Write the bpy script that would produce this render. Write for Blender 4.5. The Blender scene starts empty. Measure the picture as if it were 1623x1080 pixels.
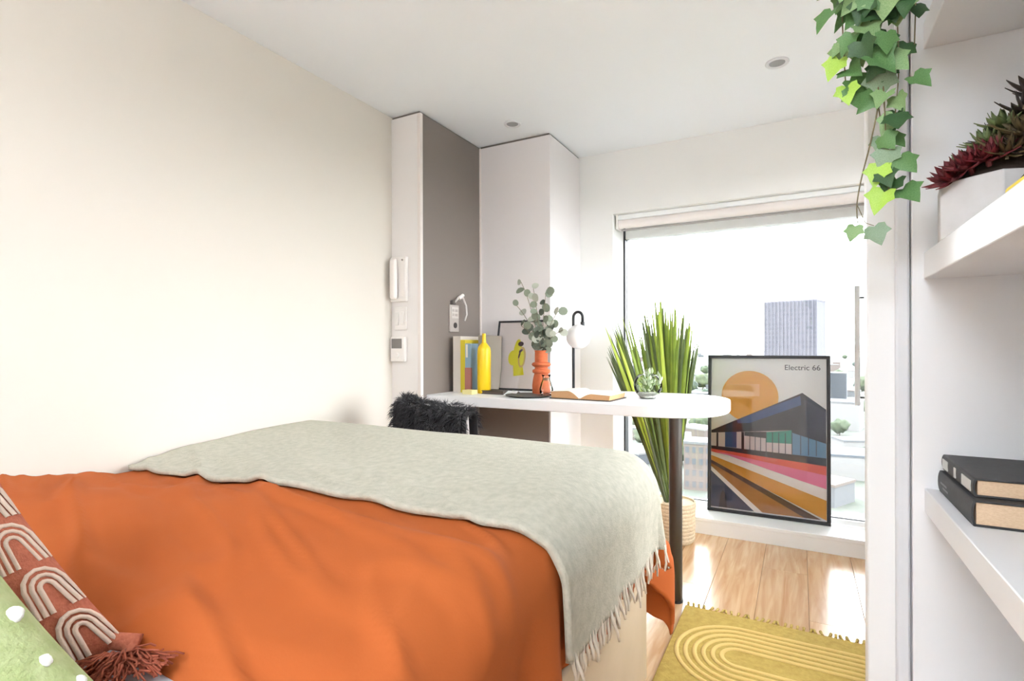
import bpy, bmesh, math, random
from mathutils import Vector, Matrix, noise
random.seed(7)
PI = math.pi
SC = bpy.context.scene
COL = SC.collection

# ---------------------------------------------------------------- camera, world, light, exposure
IMG_W, IMG_H = 1623.0, 1080.0
FOCAL_PX, YAW, CAM_Z, HORIZON = 840.0, 28.5, 1.08, 549.0
cd = bpy.data.cameras.new('camera')
cd.sensor_fit = 'HORIZONTAL'; cd.sensor_width = 36.0
cd.lens = 36.0 * FOCAL_PX / IMG_W
cd.shift_y = (HORIZON - IMG_H / 2) / IMG_W
cd.clip_start = 0.02; cd.clip_end = 6000
cam = bpy.data.objects.new('camera', cd); COL.objects.link(cam)
cam.matrix_world = (Matrix.Translation((0, 0, CAM_Z)) @ Matrix.Rotation(math.radians(YAW), 4, 'Z')
                    @ Matrix.Rotation(PI / 2, 4, 'X') @ Matrix.Rotation(math.radians(-0.15), 4, 'Z'))
SC.camera = cam

world = bpy.data.worlds.new('overcast_sky'); SC.world = world; world.use_nodes = True
bg = world.node_tree.nodes['Background']
bg.inputs[0].default_value = (0.92, 0.965, 1.0, 1); bg.inputs[1].default_value = 7.6

def area_light(name, loc, size, energy, color, rot=(0, 0, 0), shape='RECTANGLE', size_y=None, spread=PI):
    l = bpy.data.lights.new(name, 'AREA'); l.shape = shape; l.size = size
    if size_y: l.size_y = size_y
    l.energy = energy; l.color = color; l.spread = spread
    o = bpy.data.objects.new(name, l); COL.objects.link(o); o.location = loc; o.rotation_euler = rot
    return o
# added fill light behind the photographer, bounced off the ceiling to brighten the room
area_light('bounce_fill_light', (-0.30, -1.55, 1.765), 0.30, 58, (0.89, 0.952, 1.0), rot=(PI, 0, 0), shape='DISK')

SC.view_settings.view_transform = 'Standard'
SC.view_settings.look = 'None'
SC.view_settings.gamma = 1.0
SC.view_settings.use_curve_mapping = False
SC.view_settings.exposure = 1.22

# ---------------------------------------------------------------- helpers
def lin(c):
    return tuple(((v / 255) / 12.92 if v / 255 <= 0.04045 else ((v / 255 + 0.055) / 1.055) ** 2.4) for v in c)

MATS = {}
def mat(name, rgb, rough=0.6, metal=0.0, var=None, vscale=8.0, bump=0.0, bscale=200.0, stretch=(1, 1, 1), sheen=0.0, spec=0.5):
    if name in MATS: return MATS[name]
    m = bpy.data.materials.new(name); m.use_nodes = True
    nt = m.node_tree; b = nt.nodes['Principled BSDF']
    c = lin(rgb) + (1,)
    b.inputs['Base Color'].default_value = c
    b.inputs['Roughness'].default_value = rough
    b.inputs['Metallic'].default_value = metal
    b.inputs['Specular IOR Level'].default_value = spec
    if sheen:
        b.inputs['Sheen Weight'].default_value = sheen
    if var or bump:
        tc = nt.nodes.new('ShaderNodeTexCoord'); mp = nt.nodes.new('ShaderNodeMapping')
        mp.inputs['Scale'].default_value = stretch
        nt.links.new(tc.outputs['Object'], mp.inputs['Vector'])
    if var:
        n = nt.nodes.new('ShaderNodeTexNoise'); n.inputs['Scale'].default_value = vscale; n.inputs['Detail'].default_value = 4
        r = nt.nodes.new('ShaderNodeValToRGB')
        r.color_ramp.elements[0].position = 0.3; r.color_ramp.elements[1].position = 0.7
        r.color_ramp.elements[0].color = lin(var) + (1,); r.color_ramp.elements[1].color = c
        nt.links.new(mp.outputs[0], n.inputs['Vector']); nt.links.new(n.outputs['Fac'], r.inputs[0])
        nt.links.new(r.outputs[0], b.inputs['Base Color'])
    if bump:
        n2 = nt.nodes.new('ShaderNodeTexNoise'); n2.inputs['Scale'].default_value = bscale; n2.inputs['Detail'].default_value = 3
        bp = nt.nodes.new('ShaderNodeBump'); bp.inputs['Strength'].default_value = bump; bp.inputs['Distance'].default_value = 0.004
        nt.links.new(mp.outputs[0], n2.inputs['Vector']); nt.links.new(n2.outputs['Fac'], bp.inputs['Height'])
        nt.links.new(bp.outputs[0], b.inputs['Normal'])
    MATS[name] = m
    return m

def glass_mat(name, tint=(1, 1, 1), base=0.0, ior=1.45):
    if name in MATS: return MATS[name]
    m = bpy.data.materials.new(name); m.use_nodes = True; nt = m.node_tree
    nt.nodes.clear()
    out = nt.nodes.new('ShaderNodeOutputMaterial'); mix = nt.nodes.new('ShaderNodeMixShader')
    tr = nt.nodes.new('ShaderNodeBsdfTransparent'); gl = nt.nodes.new('ShaderNodeBsdfGlossy')
    fr = nt.nodes.new('ShaderNodeFresnel'); fr.inputs['IOR'].default_value = ior
    tr.inputs[0].default_value = tint + (1,); gl.inputs['Roughness'].default_value = 0.02
    ad = nt.nodes.new('ShaderNodeMath'); ad.operation = 'ADD'; ad.inputs[1].default_value = base; ad.use_clamp = True
    nt.links.new(fr.outputs[0], ad.inputs[0]); nt.links.new(ad.outputs[0], mix.inputs[0])
    nt.links.new(tr.outputs[0], mix.inputs[1]); nt.links.new(gl.outputs[0], mix.inputs[2])
    nt.links.new(mix.outputs[0], out.inputs[0])
    MATS[name] = m
    return m

class MB:
    def __init__(s): s.v = []; s.f = []
    def add(s, vs, fs):
        o = len(s.v); s.v += [tuple(p) for p in vs]; s.f += [tuple(i + o for i in f) for f in fs]; return s
    def box(s, x0, x1, y0, y1, z0, z1):
        return s.add([(x0, y0, z0), (x1, y0, z0), (x1, y1, z0), (x0, y1, z0), (x0, y0, z1), (x1, y0, z1), (x1, y1, z1), (x0, y1, z1)],
                     [(0, 3, 2, 1), (4, 5, 6, 7), (0, 1, 5, 4), (1, 2, 6, 5), (2, 3, 7, 6), (3, 0, 4, 7)])
    def lathe(s, c, prof, n=24):           # prof: list of (r, z)
        vs = []; fs = []
        for r, z in prof:
            for i in range(n):
                a = 2 * PI * i / n; vs.append((c[0] + r * math.cos(a), c[1] + r * math.sin(a), c[2] + z))
        for j in range(len(prof) - 1):
            for i in range(n):
                k = (i + 1) % n; fs.append((j * n + i, j * n + k, (j + 1) * n + k, (j + 1) * n + i))
        if prof[0][0] > 1e-6: fs.append(tuple(range(n - 1, -1, -1)))
        if prof[-1][0] > 1e-6: fs.append(tuple((len(prof) - 1) * n + i for i in range(n)))
        return s.add(vs, fs)
    def tube(s, pts, r, n=8, caps=True):
        pts = [Vector(p) for p in pts]; rs = r if isinstance(r, (list, tuple)) else [r] * len(pts)
        vs = []; fs = []
        t0 = (pts[1] - pts[0]).normalized()
        u = t0.orthogonal().normalized()
        for i, p in enumerate(pts):
            t = (pts[min(i + 1, len(pts) - 1)] - pts[max(i - 1, 0)]).normalized()
            u = (u - t * u.dot(t)).normalized(); w = t.cross(u)
            for k in range(n):
                a = 2 * PI * k / n; vs.append(p + (u * math.cos(a) + w * math.sin(a)) * rs[i])
        for j in range(len(pts) - 1):
            for k in range(n):
                q = (k + 1) % n; fs.append((j * n + k, j * n + q, (j + 1) * n + q, (j + 1) * n + k))
        if caps:
            fs.append(tuple(range(n - 1, -1, -1))); fs.append(tuple((len(pts) - 1) * n + k for k in range(n)))
        return s.add(vs, fs)
    def prism(s, poly, z0, z1):
        n = len(poly)
        vs = [(x, y, z0) for x, y in poly] + [(x, y, z1) for x, y in poly]
        fs = [tuple(range(n - 1, -1, -1)), tuple(range(n, 2 * n))] + [(i, (i + 1) % n, n + (i + 1) % n, n + i) for i in range(n)]
        return s.add(vs, fs)
    def grid(s, nu, nv, fn):
        vs = [fn(i / nu, j / nv) for j in range(nv + 1) for i in range(nu + 1)]
        fs = [(j * (nu + 1) + i, j * (nu + 1) + i + 1, (j + 1) * (nu + 1) + i + 1, (j + 1) * (nu + 1) + i) for j in range(nv) for i in range(nu)]
        return s.add(vs, fs)
    def xf(s, M):
        s.v = [tuple(M @ Vector(p)) for p in s.v]; return s
    def mesh(s, name, m, smooth=False):
        me = bpy.data.meshes.new(name); me.from_pydata(s.v, [], s.f); me.update()
        if m: me.materials.append(m)
        if smooth:
            me.polygons.foreach_set('use_smooth', [True] * len(me.polygons))
        return me

def link(name, me, parent=None):
    o = bpy.data.objects.new(name, me); COL.objects.link(o)
    if parent is not None:
        o.parent = parent
        top = parent
        off = Vector((0, 0, 0)); p = parent
        if parent.get('base') is not None: off = Vector(parent['base'])
        o.matrix_parent_inverse = Matrix.Translation(-off)
    return o

def part(name, mb, m, parent=None, smooth=False, bevel=0.0, seg=2, label=None, solid=0.0, sub=0, offset=-1.0):
    me = mb.mesh(name, m, smooth)
    o = link(name, me, parent)
    if solid:
        md = o.modifiers.new('solid', 'SOLIDIFY'); md.thickness = solid; md.offset = offset
    if bevel:
        md = o.modifiers.new('bevel', 'BEVEL'); md.width = bevel; md.segments = seg; md.limit_method = 'ANGLE'; md.angle_limit = math.radians(40)
        me.polygons.foreach_set('use_smooth', [True] * len(me.polygons))
        try: me.set_sharp_from_angle(angle=math.radians(35))
        except Exception: pass
    elif smooth == 'auto':
        me.set_sharp_from_angle(angle=math.radians(38))
    if sub:
        md = o.modifiers.new('sub', 'SUBSURF'); md.levels = sub; md.render_levels = sub
    if label: o['label'] = label
    return o

def tag(o, label, cat, group=None, kind=None):
    o['label'] = label; o['category'] = cat
    if group: o['group'] = group
    if kind: o['kind'] = kind
    return o

def thing(name, label, cat, base=(0, 0, 0), group=None):
    o = bpy.data.objects.new(name, None); COL.objects.link(o); o.empty_display_size = 0.05
    o.location = base; o['base'] = [float(x) for x in base]
    return tag(o, label, cat, group)

def structure(name, mb, m, parent=None, **k):
    o = part(name, mb, m, parent, **k)
    if parent is None: o['kind'] = 'structure'
    return o

def text_mesh(txt, size, m, name, M, parent, extrude=0.0002):
    cu = bpy.data.curves.new(name, 'FONT'); cu.body = txt; cu.size = size; cu.extrude = extrude
    to = bpy.data.objects.new(name + '_src', cu); COL.objects.link(to)
    dg = bpy.context.evaluated_depsgraph_get()
    me = bpy.data.meshes.new_from_object(to.evaluated_get(dg)); me.name = name
    bpy.data.objects.remove(to)
    me.transform(M); me.materials.clear(); me.materials.append(m)
    return link(name, me, parent)

def smoothstep(a, b, x):
    t = max(0.0, min(1.0, (x - a) / (b - a))); return t * t * (3 - 2 * t)

# ---------------------------------------------------------------- materials
M_wall = mat('wall_cream_paint', (226, 218, 207), 0.9, bump=0.03, bscale=120)
M_wall2 = mat('wall_white_paint', (243, 241, 238), 0.9, bump=0.03, bscale=120)
M_ceil = mat('ceiling_white_paint', (247, 249, 252), 0.95)
M_white = mat('white_laminate', (243, 243, 244), 0.35)
M_panel = mat('offwhite_panel', (240, 234, 230), 0.5)
M_taupe = mat('taupe_laminate', (131, 120, 113), 0.55)
M_wframe = mat('white_window_frame', (242, 243, 243), 0.4)
M_black = mat('black_metal', (34, 34, 38), 0.45)
M_gap = mat('shadow_gap_strip', (120, 112, 106), 0.8)
M_plastic = mat('white_plastic', (242, 236, 231), 0.4)
M_steel = mat('brushed_steel', (170, 168, 165), 0.3, 1.0)
M_glass = glass_mat('window_glass')
M_vglass = glass_mat('clear_vase_glass', (0.97, 0.985, 0.98), 0.0, 1.22)

# wood floor
def wood_mat():
    m = bpy.data.materials.new('light_oak_laminate'); m.use_nodes = True; nt = m.node_tree; b = nt.nodes['Principled BSDF']
    tc = nt.nodes.new('ShaderNodeTexCoord'); mp = nt.nodes.new('ShaderNodeMapping'); mp.inputs['Scale'].default_value = (14, 1.1, 1)
    oi = nt.nodes.new('ShaderNodeObjectInfo'); ad = nt.nodes.new('ShaderNodeVectorMath'); ad.operation = 'ADD'
    mul = nt.nodes.new('ShaderNodeVectorMath'); mul.operation = 'SCALE'; mul.inputs['Scale'].default_value = 37.0
    cmb = nt.nodes.new('ShaderNodeCombineXYZ')
    nt.links.new(oi.outputs['Random'], cmb.inputs[0]); nt.links.new(oi.outputs['Random'], cmb.inputs[1])
    nt.links.new(cmb.outputs[0], mul.inputs[0])
    nt.links.new(tc.outputs['Object'], mp.inputs[0]); nt.links.new(mp.outputs[0], ad.inputs[0]); nt.links.new(mul.outputs[0], ad.inputs[1])
    n = nt.nodes.new('ShaderNodeTexNoise'); n.inputs['Scale'].default_value = 2.2; n.inputs['Detail'].default_value = 6; n.inputs['Distortion'].default_value = 1.2
    r = nt.nodes.new('ShaderNodeValToRGB'); r.color_ramp.elements[0].position = 0.3; r.color_ramp.elements[1].position = 0.72
    r.color_ramp.elements[0].color = lin((202, 156, 108)) + (1,); r.color_ramp.elements[1].color = lin((230, 196, 154)) + (1,)
    nt.links.new(ad.outputs[0], n.inputs['Vector']); nt.links.new(n.outputs['Fac'], r.inputs[0])
    hsv = nt.nodes.new('ShaderNodeHueSaturation'); mr = nt.nodes.new('ShaderNodeMapRange')
    mr.inputs['To Min'].default_value = 0.9; mr.inputs['To Max'].default_value = 1.08
    nt.links.new(oi.outputs['Random'], mr.inputs[0]); nt.links.new(mr.outputs[0], hsv.inputs['Value'])
    nt.links.new(r.outputs[0], hsv.inputs['Color']); nt.links.new(hsv.outputs[0], b.inputs['Base Color'])
    b.inputs['Roughness'].default_value = 0.23
    b.inputs['Specular IOR Level'].default_value = 0.75
    return m
M_wood = wood_mat()

# ---------------------------------------------------------------- the room
XL, XR, YN, YF, H = -1.89, 0.60, -3.20, 3.195, 2.287
YG = 3.45                         # glass plane
WX0, WX1, WZ0, WZ1 = -1.02, 0.345, 0.092, 1.90
T = 0.12
fl = structure('floor', MB().box(XL - T, XR + T, YN - T, YF + 0.5, -0.12, -0.008), mat('floor_subbase', (150, 120, 90), 0.8))
pw, pl = 0.192, 1.285
x = XL; k = 0
while x < XR - 0.01:
    x1 = min(x + pw, XR); y = YN - (k * 0.47) % pl
    while y < YF - 0.01:
        y0 = max(y, YN); y1 = min(y + pl, YF)
        if y1 - y0 > 0.05:
            part('plank', MB().box(x + 0.0006, x1 - 0.0006, y0 + 0.0006, y1 - 0.0006, -0.008, 0.0), M_wood, fl, bevel=0.0008, seg=1)
        y += pl
    x += pw; k += 1
structure('ceiling', MB().box(XL - T, XR + T, YN - T, YF + 0.5, H, H + 0.12), M_ceil)
structure('wall_left', MB().box(XL - T, XL, YN - T, YF + 0.5, -0.1, H), M_wall)
V0, V1, U0, U1 = 1.75, 3.08, 0.50, 2.08               # opening for an added, unseen side window that brightens the far end
wr = MB()
wr.box(XR, XR + T, YN - T, V0, -0.1, H); wr.box(XR, XR + T, V1, YF + 0.5, -0.1, H)
wr.box(XR, XR + T, V0, V1, -0.1, U0); wr.box(XR, XR + T, V0, V1, U1, H)
structure('wall_right', wr, M_wall2)
w2 = structure('added_window_2', MB().box(XR + 0.04, XR + 0.09, V0, V1, U0, U0 + 0.04), M_wframe, bevel=0.003)
for a_ in ((V0, V1, U1 - 0.05, U1), (V0, V0 + 0.04, U0 + 0.04, U1 - 0.05), (V1 - 0.04, V1, U0 + 0.04, U1 - 0.05), ((V0 + V1) / 2 - 0.02, (V0 + V1) / 2 + 0.02, U0 + 0.04, U1 - 0.05)):
    part('window_frame', MB().box(XR + 0.04, XR + 0.09, *a_), M_wframe, w2, bevel=0.003)
for a_, b_ in ((V0 + 0.04, (V0 + V1) / 2 - 0.02), ((V0 + V1) / 2 + 0.02, V1 - 0.04)):
    part('pane', MB().box(XR + 0.06, XR + 0.07, a_, b_, U0 + 0.04, U1 - 0.05), M_glass, w2)

structure('wall_near', MB().box(XL, XR, YN - T, YN, -0.1, H), M_wall2)
wf = MB()
wf.box(XL, WX0, YF, YF + 0.42, -0.1, H)
wf.box(WX0, WX1, YF, YF + 0.42, WZ1, H)
wf.box(WX1, XR, YF, YF + 0.42, -0.1, H)
wf.box(WX0, WX1, YF + 0.02, YF + 0.42, -0.1, WZ0 - 0.02)
structure('wall_far', wf, M_wall2)
# window sill board and its kick face
structure('trim_sill', MB().box(WX0, WX1, YF - 0.004, YG - 0.02, WZ0 - 0.022, WZ0), M_wframe, bevel=0.004)
structure('trim_sill_face', MB().box(WX0 - 0.2, XR, YF - 0.001, YF + 0.019, 0.0, WZ0 - 0.022), M_wframe)

# window with frame, glass, blind
win = structure('window_1', MB().box(WX0, WX0 + 0.012, YG - 0.03, YG + 0.05, WZ0, WZ1), M_black)
part('window_frame', MB().box(WX0 + 0.012, WX1, YG - 0.025, YG + 0.05, WZ0, WZ0 + 0.028), M_wframe, win, bevel=0.003)
part('window_frame', MB().box(WX0 + 0.012, WX1, YG - 0.025, YG + 0.05, WZ1 - 0.118, WZ1), M_wframe, win, bevel=0.003)
part('window_frame', MB().box(WX1 - 0.02, WX1, YG - 0.025, YG + 0.05, WZ0 + 0.028, WZ1 - 0.118), M_wframe, win, bevel=0.003)
part('gasket', MB().box(WX0 + 0.012, WX1 - 0.02, YG - 0.004, YG + 0.016, WZ0 + 0.028, WZ0 + 0.033), M_black, win)
part('pane', MB().box(WX0 + 0.012, WX1 - 0.02, YG, YG + 0.012, WZ0 + 0.028, WZ1 - 0.118), M_glass, win)
bl = thing('roller_blind', 'white roller blind rolled up at the window head', 'blind', (-0.34, 3.26, 1.82))
part('cassette', MB().box(WX0 + 0.02, WX1 - 0.004, YF + 0.035, YF + 0.12, 1.868, 1.899), M_wframe, bl, bevel=0.006, label='slim white top rail')
part('fabric_roll', MB().tube([(WX0 + 0.024, YF + 0.065, 1.846), (WX1 - 0.008, YF + 0.065, 1.846)], 0.029, 20), mat('blind_fabric', (236, 228, 224), 0.8), bl, smooth='auto')
part('bottom_bar', MB().box(WX0 + 0.03, WX1 - 0.012, YF + 0.082, YF + 0.096, 1.806, 1.818), mat('blind_bar_shadow_grey', (165, 160, 158), 0.5), bl, bevel=0.003)  # bar grey also paints in the shadow line under the rolled blind
part('end_bracket', MB().box(WX0 + 0.012, WX0 + 0.022, YF + 0.03, YF + 0.11, 1.81, 1.899), M_plastic, bl)
hd = thing('pull_handle', 'tall brushed steel bar handle at the right side of the window', 'handle', (0.272, 3.39, 0.757))
part('bar', MB().tube([(0.272, 3.39, 0.757), (0.272, 3.39, 1.40)], 0.013, 16), mat('satin_grey_bar', (205, 204, 205), 0.5, 0.0), hd, smooth='auto')
for z in (0.80, 1.335):
    part('standoff', MB().tube([(0.272, 3.39, z), (WX1 + 0.002, 3.39, z)], 0.006, 10), mat('dark_steel', (95, 95, 95), 0.35, 0.9), hd, smooth='auto')

# service risers framing the desk alcove
C1X, C1Y, C2X, C2Y = -1.70, 2.155, -1.235, 2.73
gapz = H - 0.012
r1 = structure('wall_riser', MB().box(XL, C1X - 0.02, C1Y, YF, 0, gapz), M_panel)
part('edge_board', MB().box(C1X - 0.019, C1X, C1Y, C1Y + 0.02, 0, gapz), mat('edge_board_white', (240, 230, 224), 0.4), r1)
part('taupe_panel', MB().box(C1X - 0.02, C1X - 0.001, C1Y + 0.02, C2Y, 0, gapz), M_taupe, r1, label='taupe panel lining the alcove side')
part('shadow_gap', MB().box(XL, C1X - 0.012, C1Y + 0.008, YF, gapz, H), M_gap, r1)
r2 = structure('wall_pillar', MB().box(C1X - 0.02, C2X, C2Y, YF, 0, gapz), mat('pillar_panel', (236, 230, 229), 0.45), bevel=0.002)
part('shadow_gap', MB().box(C1X, C2X - 0.01, C2Y + 0.008, YF, gapz, H), M_gap, r2)
part('edge_strip', MB().box(C1X - 0.001, C1X + 0.008, C2Y - 0.006, C2Y, 0.83, gapz), mat('edge_board_white', (240, 230, 224), 0.4), r2)
part('taupe_back_panel', MB().box(C1X, C2X - 0.006, C2Y - 0.012, C2Y - 0.001, 0, 0.78), M_taupe, r2, label='taupe panel below the desk')

# ceiling lights
def downlight(x, y, label):
    d = thing('ceiling_light', label, 'ceiling light', (x, y, H), 'recessed ceiling downlights')
    part('trim_ring', MB().lathe((x, y, H), [(0.030, 0), (0.046, 0), (0.047, -0.003), (0.044, -0.007), (0.034, -0.006), (0.030, -0.001)], 32), mat('downlight_ring', (225, 225, 228), 0.35), d, smooth=True)
    part('lens', MB().lathe((x, y, H), [(0.031, -0.001), (0.031, -0.004), (0.0, -0.004)], 24), mat('downlight_lens', (150, 150, 152), 0.3), d)
downlight(-1.366, 2.527, 'unlit recessed downlight in the ceiling by the desk alcove')
downlight(-0.082, 2.525, 'unlit recessed downlight in the ceiling near the hanging ivy')
ul = thing('added_fill_lamp', 'added white uplighter for bounce fill, unseen behind the photographer', 'lamp', (-0.30, -1.55, 0))  # unseen lamp body, added to hold the bounce fill
part('base', MB().lathe((-0.30, -1.55, 0), [(0, 0), (0.14, 0), (0.14, 0.015), (0.02, 0.025), (0, 0.025)], 32), M_white, ul, smooth='auto')
part('pole', MB().tube([(-0.30, -1.55, 0.02), (-0.30, -1.55, 1.66)], 0.012, 14), M_white, ul, smooth='auto')
part('bowl', MB().lathe((-0.30, -1.55, 1.66), [(0.0, 0), (0.05, 0.0), (0.15, 0.06), (0.185, 0.12), (0.180, 0.12), (0.145, 0.066), (0.05, 0.008), (0, 0.008)], 36), M_white, ul, smooth='auto')

# ---------------------------------------------------------------- right side: partition and shelving
PX0, PY = 0.107, 1.15
structure('wall_partition', MB().box(PX0, XR, PY + 0.004, PY + 0.045, 0, H), M_white, bevel=0.003)
sh = thing('shelving_unit', 'white built in shelving unit with thick shelves at the right edge', 'shelving unit', (0.38, 0.5, 0))
M_shelf = mat('shelf_white', (238, 238, 241), 0.4)
part('end_panel', MB().box(0.1705, XR - 0.002, PY - 0.016, PY + 0.002, 0, H - 0.002), M_shelf, sh, bevel=0.0012)
part('edge_strip', MB().box(0.148, 0.1685, PY - 0.010, PY + 0.003, 0, H - 0.002), mat('edge_strip_grey', (222, 223, 228), 0.35), sh, bevel=0.004, label='slim rounded edging beside the dark joint')
part('back_panel', MB().box(XR - 0.012, XR - 0.001, -0.30, PY - 0.016, 0, H - 0.002), M_shelf, sh)
for z0, z1 in ((0.795, 0.835), (1.193, 1.238), (1.586, 1.630), (0.39, 0.43)):
    part('shelf', MB().box(0.187, XR - 0.012, -0.30, PY - 0.016, z0, z1), M_shelf, sh, bevel=0.0015)
part('near_panel', MB().box(0.187, XR - 0.012, -0.32, -0.30, 0, H - 0.002), M_shelf, sh)

def book(name, label, cat, x0, x1, y0, y1, z0, z1, cover, pages, spine='-x', bevel=0.0015, ct=0.003, group=None, round_spine=False):
    t = thing(name, label, cat, ((x0 + x1) / 2, (y0 + y1) / 2, z0), group)
    if spine == '-x':      # lies flat, spine faces -x
        part('cover', MB().box(x0 + 0.002, x1, y0, y1, z0, z0 + ct), cover, t, bevel=bevel)
        part('cover', MB().box(x0 + 0.002, x1, y0, y1, z1 - ct, z1), cover, t, bevel=bevel)
        n = 8; poly = []
        zc = (z0 + z1) / 2; hh = (z1 - z0) / 2
        for i in range(n + 1):
            a = -PI / 2 + PI * i / n
            poly.append((x0 + 0.004 - 0.004 * math.cos(a), zc + hh * math.sin(a)))
        for i in range(n, -1, -1):
            a = -PI / 2 + PI * i / n
            poly.append((x0 + 0.0065 - 0.004 * math.cos(a), zc + (hh - 0.002) * math.sin(a)))
        mb = MB().prism([(p[0], p[1]) for p in poly], y0, y1)
        mb.v = [(a, c, b) for a, b, c in mb.v]
        part('spine', mb, cover, t, smooth='auto')
        part('pages', MB().box(x0 + 0.006, x1 - 0.004, y0 + 0.003, y1 - 0.003, z0 + ct, z1 - ct), pages, t)
    elif spine == '-y':    # stands upright, spine faces -y
        part('cover', MB().box(x0, x0 + ct, y0 + 0.001, y1, z0, z1), cover, t, bevel=bevel)
        part('cover', MB().box(x1 - ct, x1, y0 + 0.001, y1, z0, z1), cover, t, bevel=bevel)
        part('spine', MB().box(x0, x1, y0, y0 + ct, z0, z1), cover, t, bevel=bevel)
        part('pages', MB().box(x0 + ct, x1 - ct, y0 + ct, y1 - 0.004, z0 + 0.003, z1 - 0.003), pages, t)
    return t
M_pages = mat('book_pages', (228, 200, 168), 0.9, var=(214, 182, 150), vscale=300, stretch=(1, 1, 3))
M_bk1 = mat('black_book_cloth', (58, 58, 60), 0.6, var=(48, 48, 50), vscale=90, bump=0.1, bscale=500)
b1 = book('book', 'thick black hardback at the bottom of the pair on the lower shelf', 'book', 0.203, 0.375, 0.925, 1.122, 0.835, 0.8705, M_bk1, M_pages, group='black books on the lower shelf')
b2 = book('book', 'black hardback with pale spine bands on top of the thicker book', 'book', 0.209, 0.368, 0.945, 1.128, 0.8705, 0.8965, M_bk1, M_pages, group='black books on the lower shelf')
M_silver = mat('spine_foil', (205, 203, 200), 0.5)
for y0, y1 in ((1.085, 1.118), (1.035, 1.045), (0.955, 1.000)):
    part('spine_band', MB().box(0.2082, 0.2094, y0, y1, 0.876, 0.891), M_silver, b2)
for y0, y1, z in ((1.06, 1.10, 0.853), (1.05, 1.085, 0.847)):
    part('spine_mark', MB().box(0.2024, 0.2034, y0, y1, z, z + 0.003), mat('spine_foil_dull', (120, 120, 120), 0.5), b1)
M_yel = mat('yellow_cover', (250, 222, 70), 0.5)
book('book', 'thin yellow book lying flat in front of the hexagonal planter', 'book', 0.194, 0.335, 0.58, 0.752, 1.238, 1.249, M_yel, mat('white_pages', (240, 236, 228), 0.9))

# hexagonal planter with succulents
hp = thing('succulent_planter', 'grey hexagonal planter of red and green succulents on the middle shelf', 'planter', (0.257, 1.035, 1.238))
hexR, hz0, hz1 = 0.077, 1.238, 1.322
a0 = math.atan2(1.007 - 1.035, 0.186 - 0.257)
def hexpoly(r): return [(0.257 + r * math.cos(a0 + i * PI / 3), 1.035 + r * math.sin(a0 + i * PI / 3)) for i in range(6)]
mb = MB(); pa, pb = hexpoly(hexR), hexpoly(hexR - 0.007)
vs = [(x, y, hz0) for x, y in pa] + [(x, y, hz1) for x, y in pa] + [(x, y, hz1) for x, y in pb] + [(x, y, hz1 - 0.014) for x, y in pb]
fs = [tuple(range(5, -1, -1))]
for L in range(3):
    fs += [(L * 6 + i, L * 6 + (i + 1) % 6, (L + 1) * 6 + (i + 1) % 6, (L + 1) * 6 + i) for i in range(6)]
fs.append(tuple(18 + i for i in range(6)))
mb.add(vs, fs)
part('pot', mb, mat('pale_concrete', (214, 211, 212), 0.8, var=(203, 200, 200), vscale=30), hp, bevel=0.002)
part('soil', MB().lathe((0.262, 1.030, hz1 - 0.014), [(0.064, 0), (0.062, 0.010), (0.050, 0.030), (0.030, 0.048), (0.0, 0.056)], 20), mat('dark_soil', (60, 48, 42), 0.95, bump=0.5, bscale=120), hp, smooth=True)

def leaf_blade(L, W, curl, thick, nseg=5, tip=1.0):
    """pointed fleshy leaf along +x, rising in z by curl"""
    mb = MB(); vs = []; fs = []
    for i in range(nseg + 1):
        t = i / nseg; w = W * math.sin(PI * (0.12 + 0.88 * t)) ** tip if t < 1 else 0.0005
        x = L * t; z = curl * t * t; th = thick * (1 - t * 0.8)
        vs += [(x, -w / 2, z), (x, 0, z - th * 0.8), (x, w / 2, z), (x, 0, z + th * 0.4)]
    for i in range(nseg):
        for k in range(4):
            q = (k + 1) % 4; fs.append((i * 4 + k, i * 4 + q, i * 4 + 4 + q, i * 4 + 4 + k))
    fs.append((3, 2, 1, 0))
    return mb.add(vs, fs)

def rosette(parent, c, n, L, W, m, rings=3, tilt=Vector((0, 0, 1)), lab=None, up0=0.15):
    ctr = part('stem', MB().tube([Vector((c.x * .7 + 0.257 * .3, c.y * .7 + 1.035 * .3, 1.312)), c], 0.004, 6), m, parent)
    if lab: ctr['label'] = lab
    rot = Vector((0, 0, 1)).rotation_difference(tilt.normalized()).to_matrix().to_4x4()
    for r in range(rings):
        sc = 1 - 0.22 * r; me = leaf_blade(L * sc, W * sc, L * sc * (0.25 + 0.25 * r), 0.005 * sc, 4).mesh('leaf', m, True)
        cnt = max(4, int(n - r * 1.5))
        for i in range(cnt):
            o = link('leaf', me, ctr)
            M = (Matrix.Translation(c) @ rot @ Matrix.Rotation(2 * PI * i / cnt + r * 0.5 + random.uniform(-.15, .15), 4, 'Z')
                 @ Matrix.Rotation(-(up0 + 0.38 * r + random.uniform(-.08, .08)), 4, 'Y'))
            o.matrix_basis = Matrix.Translation(Vector(hp['base'])) @ Matrix.Identity(4)
            o.parent = ctr; o.matrix_parent_inverse = Matrix.Identity(4); o.matrix_basis = M
    return ctr
M_sred = mat('succulent_red', (122, 36, 44), 0.5, var=(88, 26, 34), vscale=40)
M_sgrn = mat('succulent_green', (128, 142, 92), 0.55, var=(92, 110, 70), vscale=40)
M_sdrk = mat('succulent_dark', (58, 44, 36), 0.6, var=(38, 30, 30), vscale=40)
M_solv = mat('succulent_olive', (112, 98, 62), 0.6, var=(70, 58, 40), vscale=40)
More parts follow.
